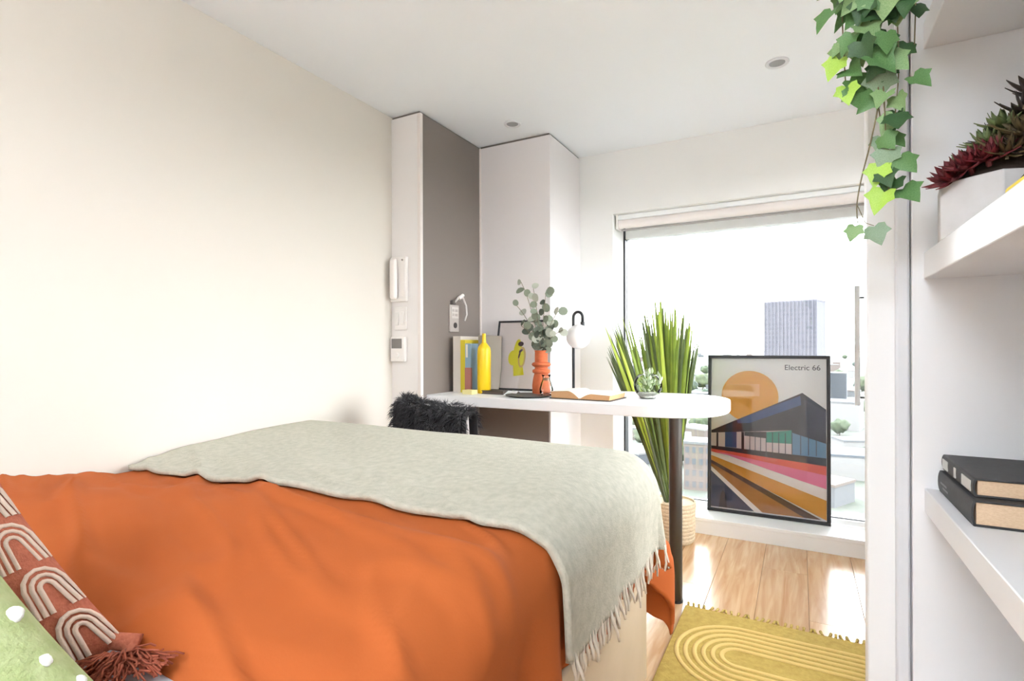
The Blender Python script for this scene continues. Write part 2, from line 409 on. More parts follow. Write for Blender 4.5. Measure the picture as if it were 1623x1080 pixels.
for c_, n_, L_, W_, m_, tl_, lb_ in (
    ((0.200, 1.004, 1.326), 11, 0.036, 0.016, M_sred, (-0.6, -0.5, 0.7), 'deep red rosette succulent'),
    ((0.217, 0.990, 1.338), 12, 0.036, 0.017, M_sred, (-0.4, -0.5, 0.9), None),
    ((0.236, 0.982, 1.344), 12, 0.036, 0.017, M_sred, (-0.2, -0.6, 0.9), None),
    ((0.222, 1.026, 1.350), 10, 0.032, 0.014, M_sgrn, (-0.4, 0, 1), 'grey green rosette succulent'),
    ((0.243, 1.012, 1.372), 11, 0.036, 0.015, M_sgrn, (-0.3, -0.3, 1), None),
    ((0.258, 1.006, 1.394), 10, 0.034, 0.014, M_sgrn, (-0.1, -0.2, 1), None),
    ((0.256, 0.982, 1.350), 13, 0.042, 0.012, M_solv, (0, -0.7, 0.7), 'olive brown spiky succulent'),
    ((0.274, 0.985, 1.375), 13, 0.044, 0.013, M_solv, (0, -0.6, 0.8), None),
    ((0.282, 0.978, 1.345), 12, 0.040, 0.013, M_sdrk, (0.1, -0.7, 0.6), 'dark brown rosette succulent'),
    ((0.286, 1.002, 1.404), 13, 0.046, 0.017, M_sdrk, (0.1, -0.4, 1), None),
    ((0.300, 0.985, 1.372), 13, 0.044, 0.013, M_solv, (0.2, -0.6, 0.7), None),
    ((0.305, 1.030, 1.438), 12, 0.048, 0.018, M_sdrk, (0.2, -0.1, 1), None),
    ((0.268, 1.030, 1.380), 12, 0.046, 0.018, M_sdrk, (-0.2, -0.2, 1), None),
    ((0.315, 1.000, 1.395), 13, 0.046, 0.014, M_solv, (0.3, -0.5, 0.8), None),
    ((0.315, 1.050, 1.340), 11, 0.030, 0.016, M_sgrn, (0.4, 0.2, 1), None)):
    rosette(hp, Vector(c_), n_, L_, W_, m_, 3, Vector(tl_), lb_)

# ---------------------------------------------------------------- hanging ivy
iv = thing('hanging_ivy', 'trailing green ivy hanging in front of the white partition', 'plant', (0.10, 1.02, 1.80))
part('pot', MB().lathe((0.10, 1.03, 1.80), [(0.0, 0), (0.055, 0), (0.062, 0.02), (0.075, 0.11), (0.078, 0.115), (0.070, 0.115), (0.066, 0.10), (0.0, 0.10)], 28), M_white, iv, smooth='auto')
for i in range(3):
    a = 2 * PI * i / 3 + 0.3
    part('cord', MB().tube([(0.10 + 0.074 * math.cos(a), 1.03 + 0.074 * math.sin(a), 1.91), (0.10, 1.03, 2.20)], 0.0015, 5), M_gap, iv)
part('cord', MB().tube([(0.10, 1.03, 2.20), (0.10, 1.03, H)], 0.002, 5), M_gap, iv)
IVG = [mat('ivy_green_mid', (104, 146, 88), 0.5, var=(78, 122, 66), vscale=25), mat('ivy_green_dark', (62, 98, 56), 0.5, var=(44, 78, 42), vscale=25),
       mat('ivy_green_pale', (150, 180, 128), 0.55, var=(122, 158, 100), vscale=25), mat('ivy_green_lime', (180, 216, 96), 0.5, var=(158, 200, 72), vscale=25),
       mat('ivy_green_sage', (142, 164, 138), 0.55, var=(120, 146, 116), vscale=25)]
M_vine = mat('ivy_stem', (120, 108, 78), 0.7)
def ivy_leaf(m, fold):
    out = [(0, 0), (-0.20, -0.15), (-0.44, -0.10), (-0.46, 0.12), (-0.60, 0.36), (-0.36, 0.48), (-0.20, 0.74), (0, 1.0), (0.20, 0.74), (0.36, 0.48), (0.60, 0.36), (0.46, 0.12), (0.44, -0.10), (0.20, -0.15)]
    vs = []; 
    for x, y in out: vs.append((x, y, abs(x) * fold - 0.18 * y * y))
    ctr = [(0, 0.28, 0.0), (0, 0.62, -0.09)]
    n = len(vs); vs += ctr
    fs = []
    for i in range(n):
        j = (i + 1) % n
        yc = 0 if (out[i][1] + out[j][1]) / 2 < 0.5 else 1
        fs.append((i, n + yc, j) if True else ())
    fs.append((5, n, n + 1)); fs.append((9, n + 1, n))
    mb = MB(); mb.add(vs, fs)
    return mb.mesh('leaf', m, True)
ivy_meshes = [[ivy_leaf(m, f) for f in (0.25, -0.2, 0.5)] for m in IVG]
def ivy_put(parent, p, size, tone, facing=None):
    me = random.choice(ivy_meshes[tone])
    o = link('leaf', me, parent)
    fwd = facing or Vector((random.uniform(-0.9, 0.5), -1.0, random.uniform(-0.2, 0.9)))
    z = fwd.normalized(); yv = Vector((random.uniform(-0.9, 0.9), random.uniform(-.3, .3), -1)); yv = (yv - z * yv.dot(z)).normalized(); xv = yv.cross(z)
    R = Matrix((xv, yv, z)).transposed().to_4x4()
    o.parent = parent; o.matrix_parent_inverse = Matrix.Translation(-Vector(iv['base']))
    o.matrix_basis = Matrix.Translation(p) @ R @ Matrix.Diagonal((size, size, size, 1))
# vines: (start xyz, way points, leaf density, tone pool)
def vine(pts, nleaf, tones, smin, smax, spread=0.012, t0=0.0):
    P = [Vector(p) for p in pts]; fine = []
    for i in range(len(P) - 1):
        for k in range(6):
            t = k / 6
            a = P[max(i - 1, 0)]; b = P[i]; c = P[i + 1]; d = P[min(i + 2, len(P) - 1)]
            fine.append(0.5 * ((2 * b) + (c - a) * t + (2 * a - 5 * b + 4 * c - d) * t * t + (3 * b - a - 3 * c + d) * t ** 3))
    fine.append(P[-1])
    v = part('vine', MB().tube(fine, [0.0014 * (1 - 0.4 * i / len(fine)) for i in range(len(fine))], 5), M_vine, iv)
    for i in range(nleaf):
        t = t0 + (1 - t0) * (i + random.random() * 0.7) / nleaf
        q = fine[min(int(t * (len(fine) - 1)), len(fine) - 1)]
        off = Vector((random.uniform(-1, 1), random.uniform(-1.0, 0.2), random.uniform(-.5, .5))) * spread
        part_p = q + off
        ivy_put(iv, part_p, random.uniform(smin, smax) * (1 - 0.25 * t), random.choice(tones))
    return fine
T0 = (0.10, 1.0, 1.92)
vine([T0, (0.075, 0.965, 1.84), (0.062, 0.97, 1.70), (0.060, 0.98, 1.60), (0.063, 0.985, 1.52), (0.066, 0.985, 1.475)], 14, [0, 0, 2], 0.036, 0.048, 0.016)
vine([T0, (0.10, 0.95, 1.86), (0.098, 0.96, 1.70), (0.098, 0.97, 1.57), (0.105, 0.98, 1.46), (0.118, 0.98, 1.36), (0.119, 0.98, 1.31)], 24, [0, 1, 2, 4], 0.034, 0.050, 0.018)
vine([T0, (0.12, 0.95, 1.85), (0.125, 0.96, 1.72), (0.128, 0.97, 1.60), (0.132, 0.98, 1.50), (0.128, 0.985, 1.43)], 20, [0, 1, 1, 2], 0.034, 0.050, 0.018)
vine([T0, (0.13, 0.97, 1.88), (0.150, 0.975, 1.72), (0.153, 0.98, 1.62), (0.152, 0.985, 1.53)], 12, [1, 1, 0], 0.030, 0.042, 0.012)
vine([T0, (0.085, 0.95, 1.85), (0.085, 0.95, 1.70), (0.090, 0.955, 1.60), (0.096, 0.96, 1.52)], 22, [0, 1, 2, 0], 0.036, 0.052, 0.022)
vine([T0, (0.05, 0.96, 1.84), (0.044, 0.97, 1.72), (0.050, 0.98, 1.62)], 12, [0, 2, 0], 0.036, 0.050, 0.016)
rv = random.Random(5)
for _ in range(46):       # the dense crown of the plant just below the pot
    z_ = 1.49 + 0.40 * rv.random() ** 1.1
    hw = 0.030 + 0.030 * (z_ - 1.49) / 0.3
    ivy_put(iv, Vector((0.104 + rv.uniform(-hw, hw), rv.uniform(0.93, 0.99), z_)), rv.uniform(0.032, 0.048), rv.choice([0, 0, 2, 2, 1, 0]))
f1 = vine([(0.10, 0.97, 1.56), (0.106, 0.975, 1.46), (0.098, 0.98, 1.40), (0.085, 0.985, 1.34), (0.079, 0.985, 1.30), (0.080, 0.985, 1.27)], 0, [2], 0.02, 0.03)
f2 = vine([(0.11, 0.975, 1.52), (0.114, 0.975, 1.43), (0.116, 0.98, 1.38)], 3, [4, 2], 0.03, 0.036, 0.008)
for p, s, t in (((0.108, 0.975, 1.352), 0.034, 3), ((0.113, 0.975, 1.312), 0.036, 3), ((0.076, 0.98, 1.266), 0.026, 2), ((0.101, 0.98, 1.262), 0.032, 4), ((0.120, 0.975, 1.375), 0.036, 4), ((0.055, 0.98, 1.53), 0.034, 3), ((0.066, 0.98, 1.485), 0.032, 3), ((0.126, 0.975, 1.425), 0.034, 2)):
    ivy_put(iv, Vector(p), s, t, Vector((-0.3, -1, 0.3)))
part('vine', MB().tube([(0.079, 0.985, 1.30), (0.09, 0.985, 1.27), (0.101, 0.983, 1.264)], 0.0006, 5), M_vine, iv)

# ---------------------------------------------------------------- bed
BX0, BX1, BY0, BY1 = XL + 0.01, -0.43, -0.30, 1.69
bed = thing('bed', 'low cream bed base with white mattress along the left wall', 'bed', ((BX0 + BX1) / 2, 0.7, 0))
M_base = mat('bed_base_cream', (206, 188, 162), 0.7, var=(198, 180, 152), vscale=6, bump=0.05, bscale=300)
part('base', MB().box(BX0, BX1, BY0, BY1, 0.02, 0.40), M_base, bed, bevel=0.008)
for y in (-0.2, 1.6):
    for xx in (BX0 + 0.08, BX1 - 0.08):
        part('leg', MB().lathe((xx, y, 0), [(0.02, 0), (0.025, 0.022)], 12), M_black, bed)
part('headboard', MB().box(BX0, BX1, BY0 - 0.06, BY0, 0.0, 1.0), M_base, bed, bevel=0.02)
part('mattress', MB().box(BX0 + 0.01, BX1 - 0.01, BY0 + 0.01, BY1 - 0.01, 0.40, 0.640), mat('white_sheet', (214, 213, 222), 0.85, bump=0.08, bscale=60), bed, bevel=0.05, seg=5)

XE, YE, RB, ZT = -0.50, 1.60, 0.105, 0.712
def drape(s, t, extra, ripple=0.0, lift=0.0, seed=0.0):
    a = max(0.0, s - XE); b = max(0.0, t - YE); l = math.hypot(a, b)
    x, y = min(s, XE), min(t, YE); R = RB + extra
    z = ZT + extra + lift
    if l > 1e-9:
        nx, ny = a / l, b / l; th = min(l / R, PI / 2)
        out = R * math.sin(th); drop = R * (1 - math.cos(th))
        if l > R * PI / 2: drop += l - R * PI / 2
        ang = math.atan2(b, a)
        along = (t if b == 0 else YE) + (0 if a == 0 else 0) - (s if a == 0 else XE) + ang * 0.35
        rp = ripple * smoothstep(0.05, 0.3, drop) * (math.sin(along * 24 + seed) + 0.6 * math.sin(along * 41 + 1.7 + seed))
        if a > 0 and b > 0: rp += 0.05 * ripple / 0.012 * smoothstep(0.1, 0.4, drop) * math.cos(ang * 6)
        out += rp
        if b > 0 and ripple > 0.012: out += 0.075 * smoothstep(0.04, 0.35, drop) * (b / l) * smoothstep(0.0, 0.25, a / l + 0.02)
        x += nx * out; y += ny * out; z -= drop
    return x, y, z

def ridge(p, k):
    v = noise.noise(Vector(p)); return (1 - abs(v) * k) if abs(v) * k < 1 else 0.0
def duvet_h(s, t):
    # plump plateau that slopes down to the head end, with long creases along the bed
    k = smoothstep(0.36, 0.78, t)
    wl = smoothstep(-1.0, -1.65, s)
    h = -0.045 * (1 - k) * (1 - 0.9 * wl) + 0.022 * smoothstep(0.50, 0.80, t) * (1 - smoothstep(0.80, 1.25, t)) * (1 - 0.7 * wl)
    h += 0.026 * wl * (1 - smoothstep(0.50, 0.90, t)) - 0.036 * wl * smoothstep(0.6, 0.85, t) * (1 - smoothstep(0.95, 1.55, t))
    h += 0.024 * noise.noise(Vector((s * 1.5, t * 2.0, 3.1)))
    u = s * 0.93 - t * 0.36; v = s * 0.36 + t * 0.93
    h += 0.014 * ridge((u * 1.6, v * 7, 1.3), 5.0) + 0.008 * ridge((u * 2.3, v * 13, 7.3), 4.5)
    h += 0.003 * noise.noise(Vector((s * 9, t * 14, 0)))
    return h
def duvet(u, v):
    s = BX0 + 0.004 + u * (XE - BX0 + 0.34); t = 0.40 + v * (YE - 0.40 + 0.55)
    # side hang is a little uneven
    x, y, z = drape(s, t, 0.0, 0.014, duvet_h(s, t), 0.4)
    e = smoothstep(0.0, 0.10, t - 0.40 + 0.02 * math.sin(s * 5) )
    z -= (1 - e) * 0.030 * (1 if s < XE else 0.3)
    return x, y, z
M_duvet = mat('rust_orange_cotton', (186, 98, 48), 0.85, var=(180, 92, 44), vscale=3, bump=0.06, bscale=260, spec=0.2)
dv = part('duvet', MB().grid(170, 190, duvet), M_duvet, None, smooth=True, solid=0.016, offset=-1)
tag(dv, 'rust orange duvet spread across the bed', 'duvet')

def throw_h(s, t):
    h = 0.022 * smoothstep(0.50, 0.80, t) * (1 - smoothstep(0.80, 1.25, t))
    h += 0.024 * noise.noise(Vector((s * 1.5, t * 2.0, 3.1)))
    h -= 0.036 * smoothstep(-1.0, -1.65, s) * (1 - smoothstep(0.95, 1.55, t))
    # rounded near hem, soft shallow folds
    h += 0.020 + 0.004 * noise.noise(Vector((s * 3.0, t * 4.5, 5)))
    e = smoothstep(0.02, 0.22, t - TY0)
    return h * e + (duvet_h(s, t) - 0.003) * (1 - e)
TY0 = 0.885
def throw_pt(s, t, ex=0.016):
    tt = t + 0.004 * math.sin(s * 7 + 1) + 0.012 * math.sin(s * 2.6)
    if s > XE: tt = t + 0.004 * math.sin(XE * 7 + 1) + 0.012 * math.sin(XE * 2.6) + (s - XE) * 0.16 * (1 - smoothstep(TY0, 1.5, t))
    x, y, z = drape(s, tt, ex, 0.006, throw_h(s, tt), 0.4)
    return x, y, z
SHANG = 0.335
def throw(u, v):
    s = BX0 + 0.003 + u * (XE - BX0 + SHANG); t = TY0 + v * (YE + 0.17 - TY0)
    return throw_pt(s, t)
M_throw = mat('sage_wool', (200, 196, 181), 0.95, var=(182, 180, 164), vscale=55, bump=0.5, bscale=220)
tw = thing('throw_blanket', 'pale sage green wool throw with fringe across the foot of the bed', 'blanket', (-1.1, 1.3, ZT))
part('cloth', MB().grid(150, 90, throw), M_throw, tw, smooth=True, solid=0.014, offset=0)
M_fringe = mat('cream_fringe', (226, 216, 200), 0.95)
NF = 62
for i in range(NF):
    t = TY0 + 0.004 + (YE + 0.165 - TY0) * (i + 0.5) / NF
    p = Vector(throw_pt(XE + SHANG - 0.004, t, 0.02)); q = Vector(throw_pt(XE + SHANG + 0.02, t, 0.02))
    d = (q - p).normalized(); L = random.uniform(0.055, 0.08)
    j = Vector((random.uniform(-.01, .016), random.uniform(-.012, .012), 0))
    pts = [p, p + d * L * .35 + j * .4, p + d * L * .7 + j * .8 + Vector((0.003, 0, 0)), p + d * L + j * 1.3]
    part('tassel', MB().tube(pts, [0.0035, 0.0042, 0.0036, 0.0028], 6), M_fringe, tw, smooth=True)

# ---------------------------------------------------------------- cushions
def cushion_surface(a, w, h, th, pinch=0.06):
    """a = (u,v) in -1..1, returns local x,y and half thickness"""
    u, v = a
    k = 1 - pinch * (1 - u * u) ; k2 = 1 - pinch * (1 - v * v)
    x = u * w / 2 * (1 - pinch * (1 - v * v)); y = v * h / 2 * (1 - pinch * (1 - u * u))
    z = th / 2 * (max(0, (1 - u ** 4)) * max(0, (1 - v ** 4))) ** 0.55
    return x, y, z
def cushion_mesh(w, h, th, n=40, pinch=0.06, wob=0.004, seed=0):
    mb = MB()
    def top(u, v):
        x, y, z = cushion_surface((2 * u - 1, 2 * v - 1), w, h, th, pinch); return x, y, z + wob * noise.noise(Vector((x * 9, y * 9, seed))) * min(1, z / 0.02)
    def bot(u, v):
        x, y, z = cushion_surface((1 - 2 * u, 2 * v - 1), w, h, th, pinch); return x, y, -z
    mb.grid(n, n, top); mb.grid(n, n, bot)
    return mb
def frame(origin, ex, ey):
    ex = Vector(ex).normalized(); ey = Vector(ey); ey = (ey - ex * ey.dot(ex)).normalized(); ez = ex.cross(ey)
    M = Matrix((ex, ey, ez)).transposed().to_4x4(); M.translation = Vector(origin); return M

# rust cushion: the corner with the tassel lies on the sheet, it leans up to the left on the pillows
CW, CH, CT = 0.46, 0.46, 0.11
ex = Vector((-0.15, -0.08, 0.24)); ey = Vector((-0.25, -0.95, -0.08))
cor = Vector((-0.825, 0.392, 0.672))
exn = ex.normalized(); eyn = (ey - exn * ey.dot(exn)).normalized()
RC = cor + exn * CW / 2 + eyn * CH / 2
MR = frame(RC, ex, ey)
M_rust = mat('rust_weave', (206, 122, 94), 0.9, var=(186, 102, 76), vscale=160, bump=0.4, bscale=420)
M_cream = mat('cream_tufting', (238, 214, 196), 0.95, bump=0.3, bscale=300)
rc = thing('cushion', 'rust cushion with cream arch pattern and corner tassel on the bed', 'cushion', tuple(RC))
part('cover', cushion_mesh(CW, CH, CT, 44).xf(MR), M_rust, rc, smooth=True)
def on_cushion(x, y, w, h, th, lift):
    u = max(-.995, min(.995, x / (w / 2))); v = max(-.995, min(.995, y / (h / 2)))
    a, b, z = cushion_surface((u, v), w, h, th); return Vector((a, b, z + lift))
def band(pts, wd, M, w, h, th, m, parent, name='motif'):
    mb = MB(); vs = []; n = len(pts)
    for i, (x, y) in enumerate(pts):
        x0, y0 = pts[max(i - 1, 0)]; x1, y1 = pts[min(i + 1, n - 1)]
        tx, ty = x1 - x0, y1 - y0; L = math.hypot(tx, ty) or 1; nx, ny = -ty / L * wd / 2, tx / L * wd / 2
        vs += [on_cushion(x - nx, y - ny, w, h, th, 0.0005), on_cushion(x - nx * .6, y - ny * .6, w, h, th, 0.0035), on_cushion(x + nx * .6, y + ny * .6, w, h, th, 0.0035), on_cushion(x + nx, y + ny, w, h, th, 0.0005)]
    fs = [(i * 4 + k, i * 4 + k + 1, i * 4 + 5 + k, i * 4 + 4 + k) for i in range(n - 1) for k in range(3)]
    mb.add(vs, fs).xf(M)
    return mb
ncol, nrow = 7, 6
for r in range(nrow):
    for c in range(ncol):
        cx = -0.202 + 0.066 * c; cy = -0.192 + 0.072 * r + (0.018 if c % 2 else 0)
        mo = MB()
        for rad in (0.029, 0.0195, 0.010):
            pts = []
            # open arch: two straight legs joined by a rounded apex pointing to +y
            for i in range(25):
                t = i / 24
                if t < 0.35: pts.append((cx - rad * .82 - 0.004 * (1 - t / 0.35), cy - 0.030 + 0.034 * (t / 0.35)))
                elif t > 0.65: pts.append((cx + rad * .82 + 0.004 * (1 - (1 - t) / 0.35), cy - 0.030 + 0.034 * ((1 - t) / 0.35)))
                else:
                    a = PI - PI * (t - 0.35) / 0.30; pts.append((cx + rad * .82 * math.cos(a), cy + 0.004 + rad * math.sin(a)))
            pts = [(q_, p_) for p_, q_ in pts]
            bm_ = band(pts, 0.0062, MR, CW, CH, CT, M_cream, rc); mo.add(bm_.v, bm_.f)
        part('motif', mo, M_cream, rc, smooth=True)
# tassel at the corner
ta = part('tassel', MB().tube([cor + exn * 0.02 + eyn * 0.02, cor - exn * 0.01 - eyn * 0.005, cor + Vector((0.022, -0.012, -0.012))], [0.010, 0.014, 0.010], 10), M_rust, rc, smooth=True, label='bushy rust yarn tassel')
M_yarn = mat('rust_yarn', (186, 100, 74), 0.95, var=(150, 74, 54), vscale=60)
yb = MB(); tb = cor + Vector((0.018, -0.012, -0.014))
for i in range(200):
    a = random.uniform(-1.15, 1.15) - 0.55; el = random.uniform(-0.3, 0.95); L = random.uniform(0.05, 0.088)
    d = Vector((math.cos(a) * math.cos(el), math.sin(a) * math.cos(el), math.sin(el) * 0.8))
    pts = [tb + Vector((random.uniform(-.006, .006), random.uniform(-.006, .006), random.uniform(-.004, .006)))]
    for k in range(1, 6):
        q = tb + d * L * k / 5 + Vector((random.uniform(-1, 1), random.uniform(-1, 1), random.uniform(-1, 1))) * 0.004 - Vector((0, 0, 0.03 * (k / 5) ** 2))
        q.z = max(q.z, 0.655 + random.uniform(0, 0.012)); pts.append(q)
    yb.tube(pts, 0.0014, 4)
o = link('yarn', yb.mesh('yarn', M_yarn, True), rc); o['kind'] = 'stuff'

# sage green cushion with white tufts, nearest the camera
GW, GH, GT = 0.44, 0.44, 0.12
ex = Vector((-0.117, -0.053, 0.15)); ey = Vector((-0.20, -0.95, -0.10))
gcor = Vector((-0.660, 0.320, 0.662))
exn2 = ex.normalized(); eyn2 = (ey - exn2 * ey.dot(exn2)).normalized()
GC = gcor + exn2 * GW / 2 + eyn2 * GH / 2
MG = frame(GC, ex, ey)
gc = thing('cushion', 'sage green cushion with white tufted dots in the near corner', 'cushion', tuple(GC))
part('cover', cushion_mesh(GW, GH, GT, 44, seed=4).xf(MG), mat('sage_boucle', (188, 198, 146), 0.95, var=(168, 182, 124), vscale=50, bump=0.6, bscale=160), gc, smooth=True)
M_tuft = mat('white_tuft', (240, 240, 232), 0.95, bump=0.4, bscale=250)
for r in range(9):
    for c in range(9):
        if random.random() < 0.3 and r > 4: continue
        cx = -0.200 + 0.048 * c + (0.03 if r % 2 else 0) + random.uniform(-.012, .012); cy = -0.200 + 0.048 * r + random.uniform(-.012, .012)
        if abs(cx) > 0.212 or abs(cy) > 0.212: continue
        p = on_cushion(cx, cy, GW, GH, GT, 0.0)
        ra = random.uniform(0.006, 0.010)
        mb = MB().lathe((0, 0, 0), [(ra, -0.002), (ra * .96, 0.002), (ra * .7, 0.0035), (0.0, 0.004)], 20)
        mb.v = [(x_ * random.uniform(.9, 1.1), y_ * random.uniform(.75, 1.0), z_) for x_, y_, z_ in mb.v]
        part('tuft', mb.xf(MG @ Matrix.Translation(p)), M_tuft, gc, smooth=True)
# plain pillows holding the cushions up
for i, (px_, lab) in enumerate(((-1.50, 'white pillow by the wall behind the rust cushion'),)):
    Mx = frame((px_, -0.04, 0.725), (1, 0, 0), (0, 1, -0.10))
    p = part('pillow', cushion_mesh(0.62, 0.40, 0.13, 24).xf(Mx), MATS['white_sheet'], None, smooth=True)
    tag(p, lab, 'pillow', 'white pillows at the head of the bed')

# ---------------------------------------------------------------- desk and what stands on it
DZ, DT = 0.83, 0.048
desk = thing('desk', 'white alcove desk with rounded end on one dark steel leg', 'desk', (-0.9, 2.5, 0))
poly = [(C1X, 2.20), (-0.60, 2.20)]
cx_, cy_, rx_, ry_ = -0.60, 2.535, 0.325, 0.335
for i in range(1, 24):
    a = -PI / 2 + PI * i / 24; n_ = 0.82
    ca, sa = math.cos(a), math.sin(a)
    poly.append((cx_ + rx_ * math.copysign(abs(ca) ** n_, ca), cy_ + ry_ * math.copysign(abs(sa) ** n_, sa)))
poly += [(-0.60, 2.87), (C2X + 0.001, 2.87), (C2X + 0.001, C2Y - 0.001), (C1X, C2Y - 0.001)]
part('desk_top', MB().prism(poly, DZ - DT, DZ), M_white, desk, bevel=0.003)
M_leg = mat('dark_brushed_steel', (92, 88, 84), 0.32, 0.85)
part('leg', MB().lathe((-0.463, 2.30, 0), [(0.027, 0.006), (0.027, DZ - DT)], 28), M_leg, desk, smooth='auto')
part('foot', MB().lathe((-0.463, 2.30, 0), [(0.029, 0.0), (0.029, 0.012)], 28), M_black, desk, smooth='auto')
part('bracket', MB().lathe((-0.463, 2.30, 0), [(0.045, DZ - DT - 0.005), (0.045, DZ - DT)], 28), M_leg, desk, smooth='auto')

# upright books by the taupe panel
M_creamb = mat('cream_book', (226, 216, 204), 0.7)
M_ybook = mat('yellow_book', (216, 196, 52), 0.6)
M_bbook = mat('blue_book', (140, 168, 186), 0.6)
M_wp = MATS['white_pages']
book('book', 'tall cream book standing against the taupe panel', 'book', -1.672, -1.622, 2.40, 2.60, DZ, 1.135, M_creamb, M_wp, '-y', group='upright books on the desk')
book('book', 'tall yellow book beside the cream book', 'book', -1.620, -1.588, 2.395, 2.59, DZ, 1.115, M_ybook, M_wp, '-y', group='upright books on the desk')
bb = book('book', 'blue and rust spined book between the yellow book and yellow bottle', 'book', -1.586, -1.548, 2.39, 2.58, DZ, 1.095, M_bbook, M_wp, '-y', group='upright books on the desk')
part('spine_block', MB().box(-1.587, -1.547, 2.3885, 2.40, DZ + 0.001, 0.965), mat('rust_print', (172, 112, 100), 0.6), bb)
part('spine_block', MB().box(-1.580, -1.568, 2.3880, 2.40, 1.02, 1.09), mat('cream_print', (232, 226, 214), 0.6), bb)
book('book', 'tall dark grey book behind the yellow bottle', 'book', -1.546, -1.512, 2.46, 2.66, DZ, 1.140, mat('taupe_book', (150, 140, 128), 0.7), M_wp, '-y', group='upright books on the desk')
# yellow bottle
yb_ = thing('bottle', 'glossy yellow bottle with a slim neck on the desk', 'bottle', (-1.478, 2.41, DZ))
M_ybot = mat('yellow_ceramic', (246, 204, 28), 0.35)
part('body', MB().lathe((-1.478, 2.41, DZ), [(0, 0), (0.033, 0), (0.036, 0.004), (0.036, 0.225), (0.033, 0.243), (0.020, 0.260), (0.013, 0.268)], 32), M_ybot, yb_, smooth='auto')
part('neck', MB().lathe((-1.478, 2.41, DZ), [(0.013, 0.262), (0.0105, 0.28), (0.0095, 0.318), (0.0, 0.318)], 24), M_ybot, yb_, smooth='auto')
# flat things in front of the frame
bx_ = part('notepad', MB().box(-1.548, -1.488, 2.305, 2.36, DZ, DZ + 0.022), mat('cream_pad', (224, 212, 150), 0.8), None, bevel=0.001)
tag(bx_, 'small cream notepad in front of the yellow bottle', 'notepad')
tray = thing('dark_book', 'flat dark book lying at the foot of the small framed print', 'book', (-1.40, 2.40, DZ))
part('cover', MB().box(-1.47, -1.34, 2.37, 2.47, DZ, DZ + 0.004), mat('dark_cover', (66, 58, 54), 0.6), tray)
part('pages', MB().box(-1.467, -1.343, 2.373, 2.468, DZ + 0.004, DZ + 0.014), mat('dark_pages', (96, 84, 76), 0.9), tray)
part('cover', MB().box(-1.47, -1.34, 2.37, 2.47, DZ + 0.014, DZ + 0.018), MATS['dark_cover'], tray, bevel=0.001)
nt_ = thing('folded_card', 'small white folded card lying beside the dark book', 'card', (-1.29, 2.39, DZ))
part('leaf', MB().add([(-1.335, 2.365, DZ + 0.001), (-1.275, 2.37, DZ + 0.001), (-1.27, 2.41, DZ + 0.018), (-1.33, 2.405, DZ + 0.018)], [(0, 1, 2, 3)]), M_white, nt_, solid=0.001)
part('leaf', MB().add([(-1.33, 2.445, DZ + 0.001), (-1.27, 2.45, DZ + 0.001), (-1.27, 2.41, DZ + 0.018), (-1.33, 2.405, DZ + 0.018)], [(0, 1, 2, 3)]), M_white, nt_, solid=0.001)

# small framed print leaning against the pillar
def framed(name, label, P, ex, up, w, h, fw, fd, fm, paper, radius=0.0):
    t = thing(name, label, 'framed print', P)
    ex = Vector(ex).normalized(); up = Vector(up).normalized(); nz = ex.cross(up)   # nz faces viewer
    M = Matrix((ex, up, nz)).transposed().to_4x4(); M.translation = Vector(P)
    for n_, a in (('frame_rail', (0, w, 0, fw)), ('frame_rail', (0, w, h - fw, h)), ('frame_rail', (0, fw, fw, h - fw)), ('frame_rail', (w - fw, w, fw, h - fw))):
        part(n_, MB().box(a[0], a[1], a[2], a[3], -fd / 2, fd / 2).xf(M), fm, t, bevel=0.002)
    part('paper', MB().box(fw * .6, w - fw * .6, fw * .6, h - fw * .6, -fd * .3, -fd * .1).xf(M), paper, t)
    return t, M
up = Vector((0, 0.085, 0.40))
sp, SM = framed('small_framed_print', 'small black framed print with a yellow figure leaning on the pillar', (-1.560, 2.632, DZ + 0.001), (1, 0, 0), up, 0.325, 0.405, 0.010, 0.014, M_black, mat('pale_paper', (242, 230, 226), 0.8))
def flat_poly(pts, d=0.0): return [(x, y, d) for x, y in pts]
def art(parent, M, w, h, polys, base):
    for i, (n_, m_, pts) in enumerate(polys):
        z = base + 0.00025 * (i + 1)
        vs = [(x * w, y * h, z) for x, y in pts]
        part(n_, MB().add(vs, [tuple(range(len(vs)))][:1]).xf(M), m_, parent)
def ell(cx, cy, rx, ry, n=20, rot=0): return [(cx + rx * math.cos(2 * PI * i / n) * math.cos(rot) - ry * math.sin(2 * PI * i / n) * math.sin(rot), cy + rx * math.cos(2 * PI * i / n) * math.sin(rot) + ry * math.sin(2 * PI * i / n) * math.cos(rot)) for i in range(n)]
M_py = mat('print_yellow', (232, 222, 36), 0.7); M_pd = mat('print_brown', (84, 58, 62), 0.7); M_pp = mat('print_ochre', (214, 180, 96), 0.7)
art(sp, SM, 0.325, 0.405, [
    ('print_shape', M_py, ell(0.44, 0.53, 0.085, 0.20)),
    ('print_shape', M_py, ell(0.36, 0.46, 0.10, 0.11)),
    ('print_shape', M_py, [(0.36, 0.42), (0.54, 0.42), (0.60, 0.22), (0.40, 0.20)]),
    ('print_shape', M_pp, ell(0.53, 0.47, 0.075, 0.15)),
    ('print_shape', M_py, ell(0.53, 0.46, 0.045, 0.11)),
    ('print_shape', M_pd, ell(0.49, 0.66, 0.055, 0.035)),
    ('print_shape', M_pd, ell(0.50, 0.56, 0.04, 0.018, rot=0.5)),
    ('print_shape', M_pd, ell(0.48, 0.50, 0.015, 0.05, rot=-0.3))], -0.0014)
part('glazing', MB().box(0.009, 0.316, 0.009, 0.396, 0.002, 0.004).xf(SM), glass_mat('picture_glass', (1, 1, 1), 0.0), sp)

